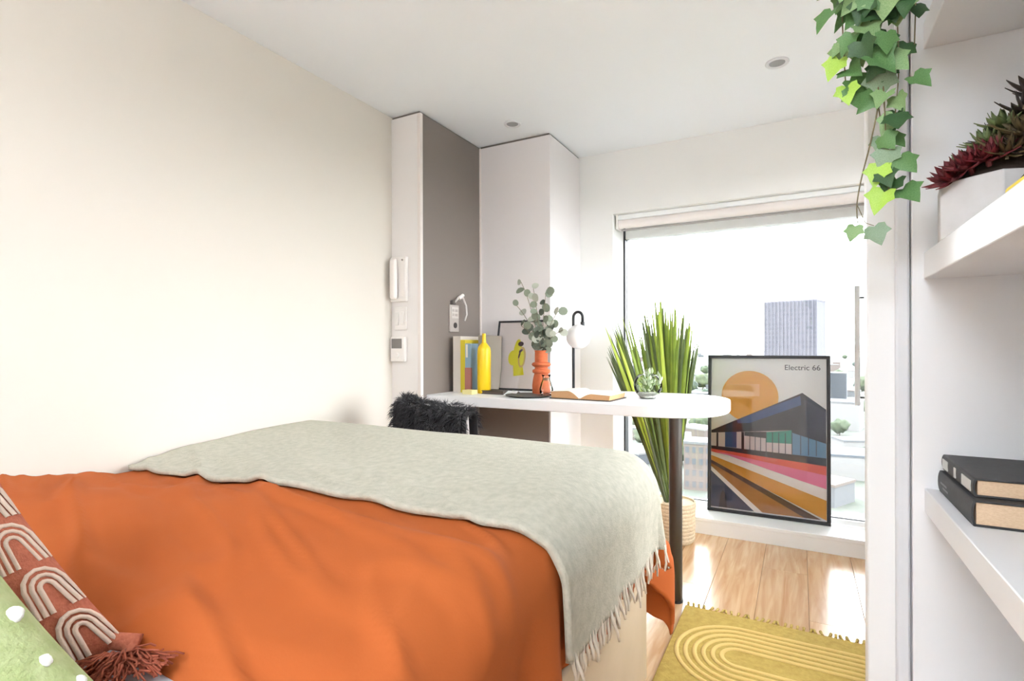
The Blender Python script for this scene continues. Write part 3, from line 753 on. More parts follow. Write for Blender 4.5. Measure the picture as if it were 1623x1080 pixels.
# terracotta vase with eucalyptus
vx, vy = -1.165, 2.46
va = thing('vase', 'ribbed terracotta vase holding eucalyptus stems on the desk', 'vase', (vx, vy, DZ))
M_terra = mat('terracotta', (204, 108, 66), 0.8, var=(190, 94, 54), vscale=40)
part('body', MB().lathe((vx, vy, DZ), [(0, 0), (0.040, 0), (0.046, 0.012), (0.047, 0.05), (0.042, 0.085), (0.036, 0.108), (0.034, 0.112)], 32), M_terra, va, smooth='auto')
part('collar', MB().lathe((vx, vy, DZ), [(0.033, 0.108), (0.044, 0.114), (0.047, 0.122), (0.044, 0.129), (0.034, 0.133), (0.033, 0.142), (0.045, 0.148), (0.050, 0.156), (0.045, 0.164), (0.034, 0.168)], 32), M_terra, va, smooth='auto')
part('neck', MB().lathe((vx, vy, DZ), [(0.033, 0.166), (0.033, 0.222), (0.036, 0.226), (0.033, 0.228), (0.029, 0.224), (0.029, 0.18), (0.0, 0.18)], 32), M_terra, va, smooth='auto')
eu = thing('eucalyptus', 'grey green eucalyptus stems with round leaves in the terracotta vase', 'plant', (vx, vy, DZ + 0.19))
M_eu = [mat('eucalyptus_grey', (148, 156, 138), 0.7, var=(122, 132, 112), vscale=30), mat('eucalyptus_dark', (96, 104, 88), 0.7, var=(78, 84, 74), vscale=30), mat('eucalyptus_pale', (188, 190, 176), 0.7, var=(164, 168, 152), vscale=30)]
M_est = mat('eucalyptus_stem', (124, 112, 92), 0.8)
def round_leaf(m):
    mb = MB(); n = 10
    vs = [(0, 0, 0)] + [(0.5 + 0.5 * math.cos(PI + 2 * PI * i / n), 0.46 * math.sin(PI + 2 * PI * i / n), 0.10 * math.sin(PI * (0.5 + 0.5 * math.cos(PI + 2 * PI * i / n)))) for i in range(n)] + [(0.5, 0, 0.03)]
    return mb.add(vs, [(1 + i, 1 + (i + 1) % n, n + 1) for i in range(n)]).mesh('leaf', m, True)
eum = [round_leaf(m) for m in M_eu]
stems = [((-0.115, 0.0, 0.585), [2, 0, 0], 10), ((-0.035, -0.02, 0.545), [2, 2, 0], 10), ((0.035, -0.01, 0.535), [0, 1, 0], 12), ((0.095, 0.0, 0.425), [0, 0, 2], 12), ((0.130, -0.02, 0.33), [0, 1, 2], 10), ((-0.10, -0.03, 0.355), [1, 1, 0], 8), ((0.06, 0.02, 0.36), [0, 2, 0], 8), ((-0.01, -0.03, 0.33), [0, 1, 2], 8), ((-0.13, -0.02, 0.46), [2, 0], 6)]
for (dx, dy, top), tones, n in stems:
    p0 = Vector((vx, vy, DZ + 0.185)); p3 = Vector((vx + dx, vy + dy, DZ + top))
    p1 = p0 + Vector((dx * 0.05, dy * .05, 0.06)); p2 = p0.lerp(p3, 0.65) + Vector((-dx * .18, 0, 0.03))
    pts = [((1 - t) ** 3) * p0 + 3 * t * (1 - t) ** 2 * p1 + 3 * t * t * (1 - t) * p2 + t ** 3 * p3 for t in [i / 10 for i in range(11)]]
    st = part('stem', MB().tube(pts, 0.0016, 5), M_est, eu)
    for i in range(n):
        t = 0.30 + 0.70 * i / (n - 1); q = pts[min(int(t * 10), 10)].copy()
        o = link('leaf', eum[random.choice(tones)], st)
        a = random.uniform(0, 2 * PI)
        z = Vector((random.uniform(-.7, .7), -1, random.uniform(-.4, .9))).normalized(); xv = Vector((math.cos(a), 0.1, math.sin(a) * 0.8 + 0.2)); xv = (xv - z * xv.dot(z)).normalized()
        s_ = random.uniform(0.032, 0.05)
        o.parent = st; o.matrix_parent_inverse = Matrix.Identity(4)
        o.matrix_basis = Matrix.Translation(q) @ Matrix((xv, z.cross(xv), z)).transposed().to_4x4() @ Matrix.Diagonal((s_, s_, s_, 1))
# small clear glass bottle and dark tray
gb = thing('glass_bottle', 'small clear glass bottle in front of the terracotta vase', 'bottle', (-1.095, 2.37, DZ))
part('body', MB().lathe((-1.095, 2.37, DZ + 0.0095), [(0, 0), (0.026, 0), (0.033, 0.010), (0.034, 0.03), (0.025, 0.062), (0.018, 0.078), (0.018, 0.088), (0.024, 0.100), (0.022, 0.100), (0.016, 0.088), (0.016, 0.078), (0.023, 0.060), (0.032, 0.03), (0.030, 0.012), (0, 0.006)], 28), M_vglass, gb, smooth=True)
part('reeds', MB().lathe((-1.095, 2.37, DZ + 0.0095), [(0, 0.07), (0.015, 0.072), (0.015, 0.084), (0, 0.086)], 16), mat('cork', (150, 112, 84), 0.9), gb)
tr = part('tray', MB().lathe((-1.185, 2.355, DZ), [(0, 0), (0.09, 0), (0.115, 0.006), (0.117, 0.009), (0.10, 0.0085), (0, 0.0075)], 40), mat('dark_slate', (72, 70, 66), 0.5), None, smooth='auto')
tag(tr, 'round dark tray lying near the desk front edge', 'tray')
# table lamp with globe
lx, ly = -1.085, 2.70
lp = thing('table_lamp', 'black hooked table lamp with a white glass globe', 'lamp', (lx, ly, DZ))
part('base', MB().lathe((lx, ly, DZ), [(0, 0), (0.062, 0), (0.064, 0.004), (0.060, 0.012), (0, 0.013)], 36), M_white, lp, smooth='auto')
hk = [(lx, ly, DZ + 0.012), (lx, ly, DZ + 0.2), (lx, ly, DZ + 0.40)]
for i in range(1, 12):
    a = PI - PI * i / 11; hk.append((lx + 0.027 + 0.027 * math.cos(a), ly, DZ + 0.405 + 0.030 * math.sin(a) + 0.0))
hk += [(lx + 0.054, ly, DZ + 0.375)]
part('stem', MB().tube(hk, 0.0075, 12), M_black, lp, smooth=True)
part('socket', MB().tube([(lx + 0.054, ly, DZ + 0.38), (lx + 0.054, ly, DZ + 0.355)], 0.011, 14), M_black, lp, smooth='auto')
gl = [(0.014, 0.066)] + [(0.066 * math.sin(a), 0.066 * math.cos(a)) for a in [PI * (0.08 + 0.92 * i / 16) for i in range(17)]]
gl[-1] = (0, -0.066)
part('globe', MB().lathe((lx + 0.034, ly - 0.012, DZ + 0.300), gl, 36), mat('opal_glass', (246, 243, 242), 0.25), lp, smooth=True)
# open book
ob = thing('open_book', 'open hardback book lying face up near the desk front edge', 'book', (-0.89, 2.42, DZ))
bx0, bxm, bx1, by0, by1 = -1.045, -0.895, -0.745, 2.30, 2.50
OM = Matrix.Translation((bxm, by0, DZ)) @ Matrix.Rotation(math.radians(-3), 4, 'Z') @ Matrix.Translation((-bxm, -by0, 0))
part('cover', MB().box(bx0 - 0.004, bxm - 0.004, by0 - 0.004, by1, 0.0, 0.004).xf(OM), MATS['dark_cover'], ob, bevel=0.001)
part('cover', MB().box(bxm + 0.004, bx1 + 0.004, by0 - 0.004, by1, 0.0, 0.004).xf(OM), MATS['dark_cover'], ob, bevel=0.001)
part('spine', MB().box(bxm - 0.004, bxm + 0.004, by0 - 0.004, by1, 0.0, 0.003).xf(OM), MATS['dark_cover'], ob)
M_tan = mat('tan_page_edges', (206, 160, 116), 0.9, var=(190, 142, 98), vscale=200, stretch=(1, 1, 8))
M_opage = mat('open_page', (246, 238, 222), 0.9)
for sgn, hgt in ((-1, 0.036), (1, 0.026)):
    prof = []
    for i in range(13):
        t = i / 12; d = 0.003 + 0.145 * t
        prof.append((bxm + sgn * d, 0.006 + hgt * math.sin(min(1, t * 2.4) * PI / 2) * (1 - 0.25 * t)))
    blk = [(bxm + sgn * 0.003, 0.0045)] + prof + [(bxm + sgn * 0.145, 0.0045)]
    if sgn < 0: blk = blk[::-1]
    mb = MB().prism(blk, by0, by1 - 0.003); mb.v = [(a, c, b) for a, b, c in mb.v]
    part('page_block', mb.xf(OM), M_tan, ob, smooth='auto')
    def pg(u, v, prof=prof): 
        i = min(int(u * 12), 11); f = u * 12 - i
        return (prof[i][0] * (1 - f) + prof[i + 1][0] * f, by0 - 0.001 + v * (by1 - by0), prof[i][1] * (1 - f) + prof[i + 1][1] * f + 0.0012)
    part('page', MB().grid(24, 4, pg).xf(OM), M_opage, ob, smooth=True, solid=0.0008)
# glass bowl terrarium
gx, gy = -0.635, 2.52
tb_ = thing('glass_terrarium', 'round clear glass bowl of pale green foliage on the desk', 'terrarium', (gx, gy, DZ))
gp = [(0.0, 0.0), (0.035, 0.0)] + [(0.066 * math.sin(a), 0.064 - 0.066 * math.cos(a)) for a in [0.62 + (2.45 - 0.62) * i / 12 for i in range(13)]]
part('bowl', MB().lathe((gx, gy, DZ), gp, 36), M_vglass, tb_, smooth=True)
part('gravel', MB().lathe((gx, gy, DZ), [(0, 0.002), (0.033, 0.002), (0.050, 0.022), (0.045, 0.028), (0, 0.030)], 24), mat('pale_gravel', (206, 204, 194), 0.9, var=(170, 170, 160), vscale=160), tb_, smooth=True)
M_fo = [mat('terrarium_pale', (206, 220, 180), 0.7), mat('terrarium_green', (134, 156, 92), 0.7)]
tle = [leaf_blade(1.0, 0.5, 0.2, 0.03, 4).mesh('leaf', m, True) for m in M_fo]
for i in range(90):
    a = random.uniform(0, 2 * PI); el = random.uniform(0.2, 1.45); s_ = random.uniform(0.02, 0.036)
    c = Vector((gx + 0.032 * math.cos(a) * random.random(), gy + 0.032 * math.sin(a) * random.random(), DZ + random.uniform(0.03, 0.09)))
    if i > 78: c = Vector((gx + random.uniform(-.012, .02), gy, DZ + random.uniform(0.10, 0.128)))
    if 70 < i <= 78: c = Vector((gx + 0.060, gy - 0.02, DZ + 0.015 + 0.011 * (i - 70)))
    o = link('leaf', tle[random.random() < 0.45], tb_)
    o.parent = tb_; o.matrix_parent_inverse = Matrix.Translation(-Vector(tb_['base']))
    o.matrix_basis = Matrix.Translation(c) @ Matrix.Rotation(a, 4, 'Z') @ Matrix.Rotation(-el, 4, 'Y') @ Matrix.Diagonal((s_, s_, s_, 1))

# ---------------------------------------------------------------- wall fittings
def on_riser(x0, x1, z0, z1, d0, d1): return MB().box(x0, x1, C1Y - d1, C1Y - d0, z0, z1)
ip = thing('intercom', 'white wall intercom handset above the thermostat', 'intercom', (-1.835, C1Y, 1.31))
part('back_plate', on_riser(-1.882, -1.778, 1.312, 1.545, 0, 0.022), M_plastic, ip, bevel=0.004)
part('handset', on_riser(-1.868, -1.826, 1.325, 1.535, 0.0225, 0.050), mat('white_plastic_warm', (240, 232, 226), 0.4), ip, bevel=0.012, seg=4)
part('button_panel', on_riser(-1.815, -1.788, 1.34, 1.515, 0.0225, 0.026), mat('white_plastic_warm', (240, 232, 226), 0.4), ip, bevel=0.002)
part('button', MB().tube([(-1.80, C1Y - 0.026, 1.527), (-1.80, C1Y - 0.0225, 1.527)], 0.005, 12), mat('grey_plastic', (170, 160, 155), 0.5), ip)
ls = thing('light_switch', 'white slim double light switch between intercom and thermostat', 'switch', (-1.83, C1Y, 1.17))
part('plate', on_riser(-1.868, -1.788, 1.165, 1.285, 0, 0.008), M_plastic, ls, bevel=0.003)
for xx in (-1.850, -1.815): part('rocker', on_riser(xx - 0.006, xx + 0.012, 1.19, 1.26, 0.0082, 0.013), M_plastic, ls, bevel=0.002)
thm = thing('thermostat', 'white wall thermostat with a grey screen below the light switch', 'thermostat', (-1.835, C1Y, 1.0))
part('body', on_riser(-1.882, -1.790, 1.000, 1.130, 0, 0.022), M_plastic, thm, bevel=0.004)
part('screen', on_riser(-1.873, -1.806, 1.070, 1.120, 0.0222, 0.0238), mat('lcd_grey', (128, 122, 118), 0.3), thm)
part('dial', MB().tube([(-1.838, C1Y - 0.022, 1.032), (-1.838, C1Y - 0.030, 1.032)], 0.014, 20), M_plastic, thm, smooth='auto')
so = thing('wall_socket', 'brushed metal socket plate with usb module on the taupe panel', 'socket', (C1X, 2.445, 1.17))
M_sock = mat('brushed_plate', (196, 186, 180), 0.4, 0.3)
part('plate', MB().box(C1X - 0.001, C1X + 0.009, 2.402, 2.488, 1.160, 1.310), M_sock, so, bevel=0.002)
part('module', MB().box(C1X + 0.009, C1X + 0.013, 2.412, 2.478, 1.235, 1.298), mat('plate_light', (214, 206, 200), 0.4), so, bevel=0.001)
for zz in (1.248, 1.272):
    for yy in (2.420, 2.450): part('key', MB().box(C1X + 0.013, C1X + 0.016, yy, yy + 0.02, zz, zz + 0.014), M_sock, so)
part('outlet', MB().tube([(C1X + 0.0085, 2.45, 1.197), (C1X + 0.012, 2.45, 1.197)], 0.016, 16), mat('outlet_dark', (70, 62, 60), 0.5), so)
rl = thing('reading_light', 'small white gooseneck reading light above the wall socket', 'lamp', (C1X, 2.455, 1.30))
part('mount', MB().box(C1X - 0.001, C1X + 0.02, 2.415, 2.445, 1.311, 1.335), mat('grey_metal', (120, 112, 108), 0.4, 0.6), rl, bevel=0.003)
part('gooseneck', MB().tube([(C1X + 0.018, 2.435, 1.325), (C1X + 0.03, 2.455, 1.352), (C1X + 0.036, 2.49, 1.352), (C1X + 0.036, 2.520, 1.31), (C1X + 0.034, 2.530, 1.26), (C1X + 0.03, 2.515, 1.225)], [0.006, 0.006, 0.0055, 0.005, 0.0045, 0.004], 10), mat('white_neck', (226, 220, 216), 0.4), rl, smooth=True)
part('head', MB().tube([(C1X + 0.03, 2.455, 1.345), (C1X + 0.040, 2.485, 1.368)], [0.012, 0.010], 14), mat('white_neck', (226, 220, 216), 0.4), rl, smooth='auto')

# ---------------------------------------------------------------- chair with sheepskin
ch = thing('desk_chair', 'light grey desk chair tucked under the alcove desk', 'chair', (-1.47, 2.12, 0))
M_ch = mat('light_grey_shell', (198, 194, 194), 0.5)
part('seat', MB().box(-1.650, -1.220, 1.94, 2.36, 0.43, 0.465), M_ch, ch, bevel=0.012, seg=3)
part('backrest', MB().grid(14, 8, lambda u, v: (-1.605 + 0.345 * u, 1.945 - 0.03 * v - 0.025 * math.sin(PI * u), 0.48 + 0.345 * v)), M_ch, ch, smooth=True, solid=0.018, offset=0)
for sx in (-1, 1):
    for sy in (0, 1):
        part('leg', MB().tube([(-1.435 + sx * 0.17, 1.99 + sy * 0.32, 0.435), (-1.435 + sx * 0.20, 1.96 + sy * 0.38, 0.0)], [0.013, 0.010], 12), M_steel, ch, smooth='auto')
fu = thing('sheepskin', 'shaggy black sheepskin draped over the back of the desk chair', 'sheepskin', (-1.465, 1.92, 0.6))
M_fur = mat('charcoal_fur', (48, 46, 50), 0.9, sheen=0.3); M_hide = mat('fur_hide', (30, 29, 31), 0.95)
FX0, FX1 = -1.628, -1.238
def hide(u, v):
    x = FX0 + (FX1 - FX0) * u; arch = 0.02 * math.sin(PI * u)
    a = (v - 0.5) * 2
    if abs(a) < 0.25:
        th = a / 0.25 * PI / 2; y = 1.915 + 0.045 * math.sin(th); z = 0.795 + 0.03 * math.cos(th)
    else:
        y = 1.915 + math.copysign(0.045 + 0.01 * (abs(a) - .25), a); z = 0.795 - 0.30 * (abs(a) - 0.25) / 0.75
    z += 0.012 * math.sin(u * 9) - 0.035 * smoothstep(0.55, 1.0, u)
    return x, y - arch, z
part('hide', MB().grid(24, 30, hide), M_hide, fu, smooth=True, solid=0.012, offset=0)
fb = MB(); fv = []; ff = []
for i in range(15000):
    u, v = random.random(), random.uniform(0.0, 0.9)
    p = Vector(hide(u, v)); e = 0.01
    n = (Vector(hide(u + e, v)) - p).cross(Vector(hide(u, v + e)) - p).normalized()
    if n.y * (v - 0.5) < 0: n = -n
    if abs(v - .5) < .1 and n.z < 0: n = -n
    cl_ = Vector((noise.noise(p * 28), noise.noise(p * 28 + Vector((9, 0, 0))), noise.noise(p * 28 + Vector((0, 9, 0)))))
    edge = Vector((-1, 0, 0)) if u < 0.05 else Vector((1, 0, 0)) if u > 0.95 else Vector((0, 0, 0))
    d = (n * 0.8 + edge * 0.8 + cl_ * 1.1 + Vector((random.uniform(-.3, .3), random.uniform(-.3, .3), -0.45))).normalized()
    L = random.uniform(0.022, 0.045); w = d.orthogonal().normalized(); w = Matrix.Rotation(random.uniform(0, PI), 3, d) @ w
    k = len(fv); b = p + n * 0.005; m_ = b + d * L * 0.55; t_ = m_ + (d + Vector((0, 0, -0.5)) + cl_ * 0.5).normalized() * L * 0.5
    fv += [b - w * .0012, b + w * .0012, m_ + w * .001, m_ - w * .001, t_]; ff += [(k, k + 1, k + 2, k + 3), (k + 3, k + 2, k + 4)]
fb.add(fv, ff)
o = link('fur', fb.mesh('fur', M_fur), fu); o['kind'] = 'stuff'

# ---------------------------------------------------------------- floor plant behind the desk
plx, ply = -0.615, 3.02
fp = thing('potted_grass_plant', 'tall green blade leaved plant in a cream basket behind the desk', 'plant', (plx, ply, 0))
M_bask = mat('cream_basket', (226, 208, 180), 0.9, var=(206, 186, 154), vscale=90, bump=0.6, bscale=160)
part('basket', MB().lathe((plx, ply, 0), [(0, 0), (0.095, 0), (0.105, 0.01), (0.112, 0.21), (0.114, 0.222), (0.106, 0.222), (0.100, 0.20), (0.0, 0.195)], 36), M_bask, fp, smooth='auto')
for z in [0.015 + 0.02 * i for i in range(10)]:
    r = 0.1055 + 0.0068 * z / 0.21
    part('woven_band', MB().lathe((plx, ply, z), [(r - 0.001, 0.0), (r + 0.003, 0.005), (r + 0.003, 0.013), (r - 0.001, 0.018)], 36), M_bask, fp, smooth='auto')
part('soil', MB().lathe((plx, ply, 0), [(0.100, 0.196), (0.100, 0.203), (0, 0.207)], 24), mat('bark', (92, 80, 72), 0.95), fp)
M_gr = [mat('blade_green', (136, 156, 48), 0.5, var=(112, 134, 38), vscale=12), mat('blade_olive', (100, 114, 62), 0.5, var=(78, 92, 46), vscale=12), mat('blade_lime', (182, 196, 72), 0.5, var=(160, 178, 56), vscale=12), mat('blade_grey', (122, 132, 108), 0.5, var=(98, 108, 84), vscale=12)]
def blade(p0, p3, sag, w, m, face):
    p0, p3 = Vector(p0), Vector(p3); mid = p0.lerp(p3, 0.5); 
    p1 = p0 + (p3 - p0) * 0.38 + Vector((0, 0, 0.02)); p2 = p0 + (p3 - p0) * 0.74 + Vector((0, 0, sag))
    n = 9; vs = []; fs = []
    for i in range(n + 1):
        t = i / n
        c = ((1 - t) ** 3) * p0 + 3 * t * (1 - t) ** 2 * p1 + 3 * t * t * (1 - t) * p2 + t ** 3 * p3
        tn = (p3 - p0).normalized(); sd = tn.cross(face).normalized(); fo = face
        ww = w * (0.34 + 1.5 * t - 1.84 * t ** 2.0) if t < 1 else 0.0006
        ww = max(ww, 0.0006)
        vs += [c - sd * ww / 2 + fo * ww * 0.18, c, c + sd * ww / 2 + fo * ww * 0.18]
    for i in range(n):
        for k in range(2): fs.append((i * 3 + k, i * 3 + k + 1, i * 3 + 4 + k, i * 3 + 3 + k))
    o = part('leaf', MB().add(vs, fs), m, fp, smooth=True, solid=0.0012)
    return o
def fan(n, base, tips, tones, w0, w1):
    for i in range(n):
        t = (i + random.random() * 0.6) / n
        k = min(int(t * (len(tips) - 1)), len(tips) - 2); f = t * (len(tips) - 1) - k
        tip = Vector(tips[k]).lerp(Vector(tips[k + 1]), f) + Vector((random.uniform(-.015, .015), random.uniform(-.09, .09), random.uniform(-.07, .03)))
        tip.y = min(tip.y, YG - 0.03)
        b = Vector(base) + Vector((random.uniform(-.013, .013), random.uniform(-.013, .013), 0))
        fc = Vector((random.uniform(-.6, .6), -1, 0.25)).normalized()
        blade(b, tip, 0.03, random.uniform(w0, w1), M_gr[random.choice(tones)], fc)
fan(26, (plx - 0.022, ply - 0.01, 0.20), [(-0.99, 3.0, 1.10), (-0.955, 3.0, 1.20), (-0.89, 3.02, 1.24), (-0.82, 3.02, 1.18)], [0, 0, 1, 2, 1], 0.028, 0.044)
fan(44, (plx - 0.012, ply, 0.20), [(-0.81, 3.0, 1.24), (-0.75, 3.0, 1.31), (-0.68, 3.0, 1.37), (-0.61, 3.0, 1.32), (-0.55, 3.02, 1.27), (-0.51, 3.02, 1.20)], [0, 1, 0, 2, 1, 0, 2], 0.030, 0.046)
fan(9, (plx - 0.005, ply, 0.20), [(-0.55, 3.02, 1.14), (-0.51, 3.02, 1.185), (-0.475, 3.0, 1.205)], [1, 3, 0], 0.020, 0.030)
fan(6, (plx - 0.03, ply - 0.02, 0.20), [(-1.01, 2.98, 1.02), (-0.98, 3.0, 1.12)], [3, 1], 0.016, 0.024)
fan(4, (plx - 0.03, ply - 0.03, 0.20), [(-0.80, 2.93, 0.80), (-0.76, 2.93, 0.86)], [3, 1], 0.016, 0.022)

# ---------------------------------------------------------------- framed poster on the sill
PW, PH = 0.638, 0.930
po, PM = framed('framed_poster', 'large black framed poster of a modern building leaning on the window', (-0.490, 3.365, WZ0 + 0.001), (1, 0.012, 0), Vector((0, 0.05, 0.93)), PW, PH, 0.018, 0.024, M_black, mat('poster_paper', (248, 246, 244), 0.7))
pm = lambda n, c: mat('poster_' + n, c, 0.7)
Mo, Mol, Mn, Mbl, Mlb, Mte = pm('orange', (242, 176, 68)), pm('light_orange', (252, 198, 126)), pm('navy', (38, 42, 60)), pm('blue', (62, 88, 140)), pm('light_blue', (104, 150, 186)), pm('teal', (52, 158, 142))
Mrd, Mpk, Mwh, Moc, Mbr, Mo2, Msl, Mpw, Msd = pm('red', (236, 94, 80)), pm('pink', (242, 130, 170)), pm('white', (250, 242, 236)), pm('ochre', (222, 158, 62)), pm('brown', (92, 62, 48)), pm('tan', (178, 118, 58)), pm('slate', (66, 76, 102)), pm('pale', (226, 214, 216)), pm('side', (64, 66, 86))
sun = ell(0.359, 0.741, 0.240, 0.240 * PW / PH * 0.98, 36)
art(po, PM, PW, PH, [
    ('sun', Mo, sun), ('sun_band', Mol, [(0.137, 0.733), (0.126, 0.765), (0.140, 0.790), (0.165, 0.815), (0.443, 0.82), (0.443, 0.744)]),
    ('roof', Mn, [(0.03, 0.513), (0.787, 0.774), (0.968, 0.679), (0.968, 0.42), (0.702, 0.43), (0.03, 0.44)]),
    ('roof_side', Msd, [(0.80, 0.735), (0.965, 0.665), (0.965, 0.483), (0.83, 0.51)]),
    ('fascia', Mbl, [(0.251, 0.589), (0.77, 0.756), (0.778, 0.70), (0.362, 0.574), (0.261, 0.567)]),
    ('glazing_band', Mpw, [(0.03, 0.497), (0.702, 0.544), (0.702, 0.397), (0.03, 0.413)]),
    ('column', Mn, [(0.075, 0.50), (0.092, 0.50), (0.092, 0.41), (0.075, 0.41)]),
    ('blue_panel', Mbl, [(0.151, 0.507), (0.251, 0.512), (0.251, 0.411), (0.151, 0.412)]),
    ('column', Mn, [(0.292, 0.515), (0.315, 0.515), (0.315, 0.402), (0.292, 0.402)]),
    ('soffit', Mn, [(0.318, 0.516), (0.495, 0.525), (0.495, 0.485), (0.318, 0.492)]),
    ('teal_panel', Mte, [(0.498, 0.523), (0.702, 0.544), (0.702, 0.462), (0.498, 0.46)]),
    ('blue_glazing', Mlb, [(0.705, 0.530), (0.968, 0.477), (0.968, 0.39), (0.705, 0.397)]),
] + [('mullion', Mn, [(x_, 0.525), (x_ + 0.006, 0.525), (x_ + 0.006, 0.40), (x_, 0.40)]) for x_ in (0.36, 0.405, 0.45, 0.495, 0.547, 0.598, 0.65, 0.702, 0.77, 0.83, 0.89)] + [
    ('plinth', Mn, [(0.03, 0.415), (0.968, 0.392), (0.968, 0.343), (0.03, 0.394)]),
    ('red_stripe', Mrd, [(0.03, 0.395), (0.968, 0.345), (0.968, 0.288), (0.03, 0.376)]),
    ('pink_stripe', Mpk, [(0.06, 0.382), (0.968, 0.291), (0.968, 0.208), (0.17, 0.362)]),
    ('white_stripe', Mwh, [(0.03, 0.378), (0.968, 0.211), (0.968, 0.142), (0.03, 0.354)]),
    ('ochre_stripe', Moc, [(0.03, 0.354), (0.968, 0.144), (0.968, 0.028), (0.03, 0.316)]),
    ('brown_stripe', Mbr, [(0.03, 0.324), (0.93, 0.028), (0.78, 0.028), (0.03, 0.300)]),
    ('tan_stripe', Mo2, [(0.03, 0.303), (0.80, 0.028), (0.46, 0.028), (0.03, 0.282)]),
    ('white_line', Mwh, [(0.03, 0.284), (0.468, 0.028), (0.40, 0.028), (0.03, 0.256)]),
    ('slate_corner', Msl, [(0.03, 0.256), (0.40, 0.028), (0.03, 0.028)]),
    ('figure_shadow', Mn, [(0.10, 0.03), (0.17, 0.03), (0.16, 0.11), (0.135, 0.14), (0.115, 0.11)]),
], -0.0024)
text_mesh('Electric 66', 0.042, mat('poster_ink', (70, 70, 72), 0.7), 'lettering', PM @ Matrix.Translation((0.645 * PW, 0.912 * PH, 0.0006)), po)
part('glazing', MB().box(0.016, PW - 0.016, 0.016, PH - 0.016, 0.0075, 0.0095).xf(PM), MATS['picture_glass'], po)

# ---------------------------------------------------------------- rug
RX0, RX1, RY0, RY1 = -0.418, 0.50, 1.655, 2.268
ru = thing('rug', 'mustard yellow rug with raised concentric arch lines and fringe', 'rug', (0.03, 1.96, 0))
M_rug = mat('mustard_weave', (198, 170, 88), 0.95, var=(180, 152, 72), vscale=60, bump=0.5, bscale=240)
part('mat', MB().box(RX0, RX1, RY0, RY1, 0.0, 0.009), M_rug, ru, bevel=0.003)
M_rl = mat('pale_tufted_line', (224, 196, 122), 0.95, bump=0.5, bscale=240)
for R_ in (0.205, 0.175, 0.145, 0.115, 0.085, 0.055):
    pts = [(RX1 - 0.04, 1.962 + R_, 0.009)]
    for i in range(25):
        a = PI / 2 + PI * i / 24; pts.append((-0.185 + R_ * math.cos(a), 1.962 + R_ * math.sin(a), 0.009))
    pts.append((RX1 - 0.04, 1.962 - R_, 0.009))
    mb = MB().tube(pts, 0.0085, 8); mb.v = [(x_, y_, 0.009 + (z_ - 0.009) * 0.55) for x_, y_, z_ in mb.v]
    part('tufted_line', mb, M_rl, ru, smooth=True)
fr_m = [MB().tube([(0, 0, 0.006), (0.002 * s, 0.014, 0.005), (0.006 * s, 0.036, 0.0035)], [0.005, 0.004, 0.0055], 6).mesh('fringe_knot', M_rug, True) for s in (-1, 0.3, 1.2)]
for i in range(44):
    for yy, fl_ in ((RY1 - 0.002, 1), (RY0 + 0.002, -1)):
        o = link('fringe_knot', random.choice(fr_m), ru); o.parent = ru
        o.matrix_parent_inverse = Matrix.Translation(-Vector(ru['base']))
        o.matrix_basis = Matrix.Translation((RX0 + 0.012 + (RX1 - RX0 - 0.024) * i / 43, yy, 0)) @ Matrix.Diagonal((1, fl_, 1, 1))

# ---------------------------------------------------------------- the city outside, far below
GZ = -46.0
cg = part('ground', MB().add([(-2500, -3000, GZ), (5000, -3000, GZ), (5000, 5000, GZ), (-2500, 5000, GZ)], [(0, 1, 2, 3)]),
          mat('city_ground', (64, 66, 62), 1.0, var=(46, 53, 44), vscale=0.12), None)
cg['kind'] = 'structure'
def city_mat(n, c): return mat('city_' + n, c, 0.9)
CM = [city_mat('white', (88, 88, 87)), city_mat('grey', (66, 68, 70)), city_mat('brick', (70, 63, 59)), city_mat('slate', (52, 57, 62))]
def block(name, label, cat, x, y, w, d, h, m, group=None, roof=None, rot=0.0, windows=0, rows=0):
    t = thing(name, label, cat, (x, y, GZ), group)
    R = Matrix.Translation((x, y, GZ)) @ Matrix.Rotation(rot, 4, 'Z')
    part('walls', MB().box(-w / 2, w / 2, -d / 2, d / 2, 0, h).xf(R), m, t)
    part('roof', MB().box(-w / 2 - .2, w / 2 + .2, -d / 2 - .2, d / 2 + .2, h, h + 0.8).xf(R), roof or CM[1], t)
    wm = city_mat('window', (52, 56, 60))
    if windows and rows:
        me = MB().box(-0.5, 0.5, -0.06, 0.06, 0, 1).mesh('window', wm)
        for r in range(rows):
            for c in range(windows):
                o = link('window', me, t); o.parent = t; o.matrix_parent_inverse = Matrix.Translation(-Vector(t['base']))
                o.matrix_basis = R @ Matrix.Translation((-w / 2 + w * (c + 0.5) / windows, -d / 2 - 0.05, h * (r + 0.25) / rows)) @ Matrix.Diagonal((w / windows * 0.55, 1, h / rows * 0.5, 1))
    return t
def at(u, v, z=GZ):      # where a sight line at this bearing meets the ground: real distances for the city
    a = (u - 811.5) / FOCAL_PX; b = -(v - HORIZON) / FOCAL_PX; th = math.radians(YAW)
    d = (z - CAM_Z) / b
    return d * (-math.sin(th) + math.cos(th) * a), d * (math.cos(th) + math.sin(th) * a), d
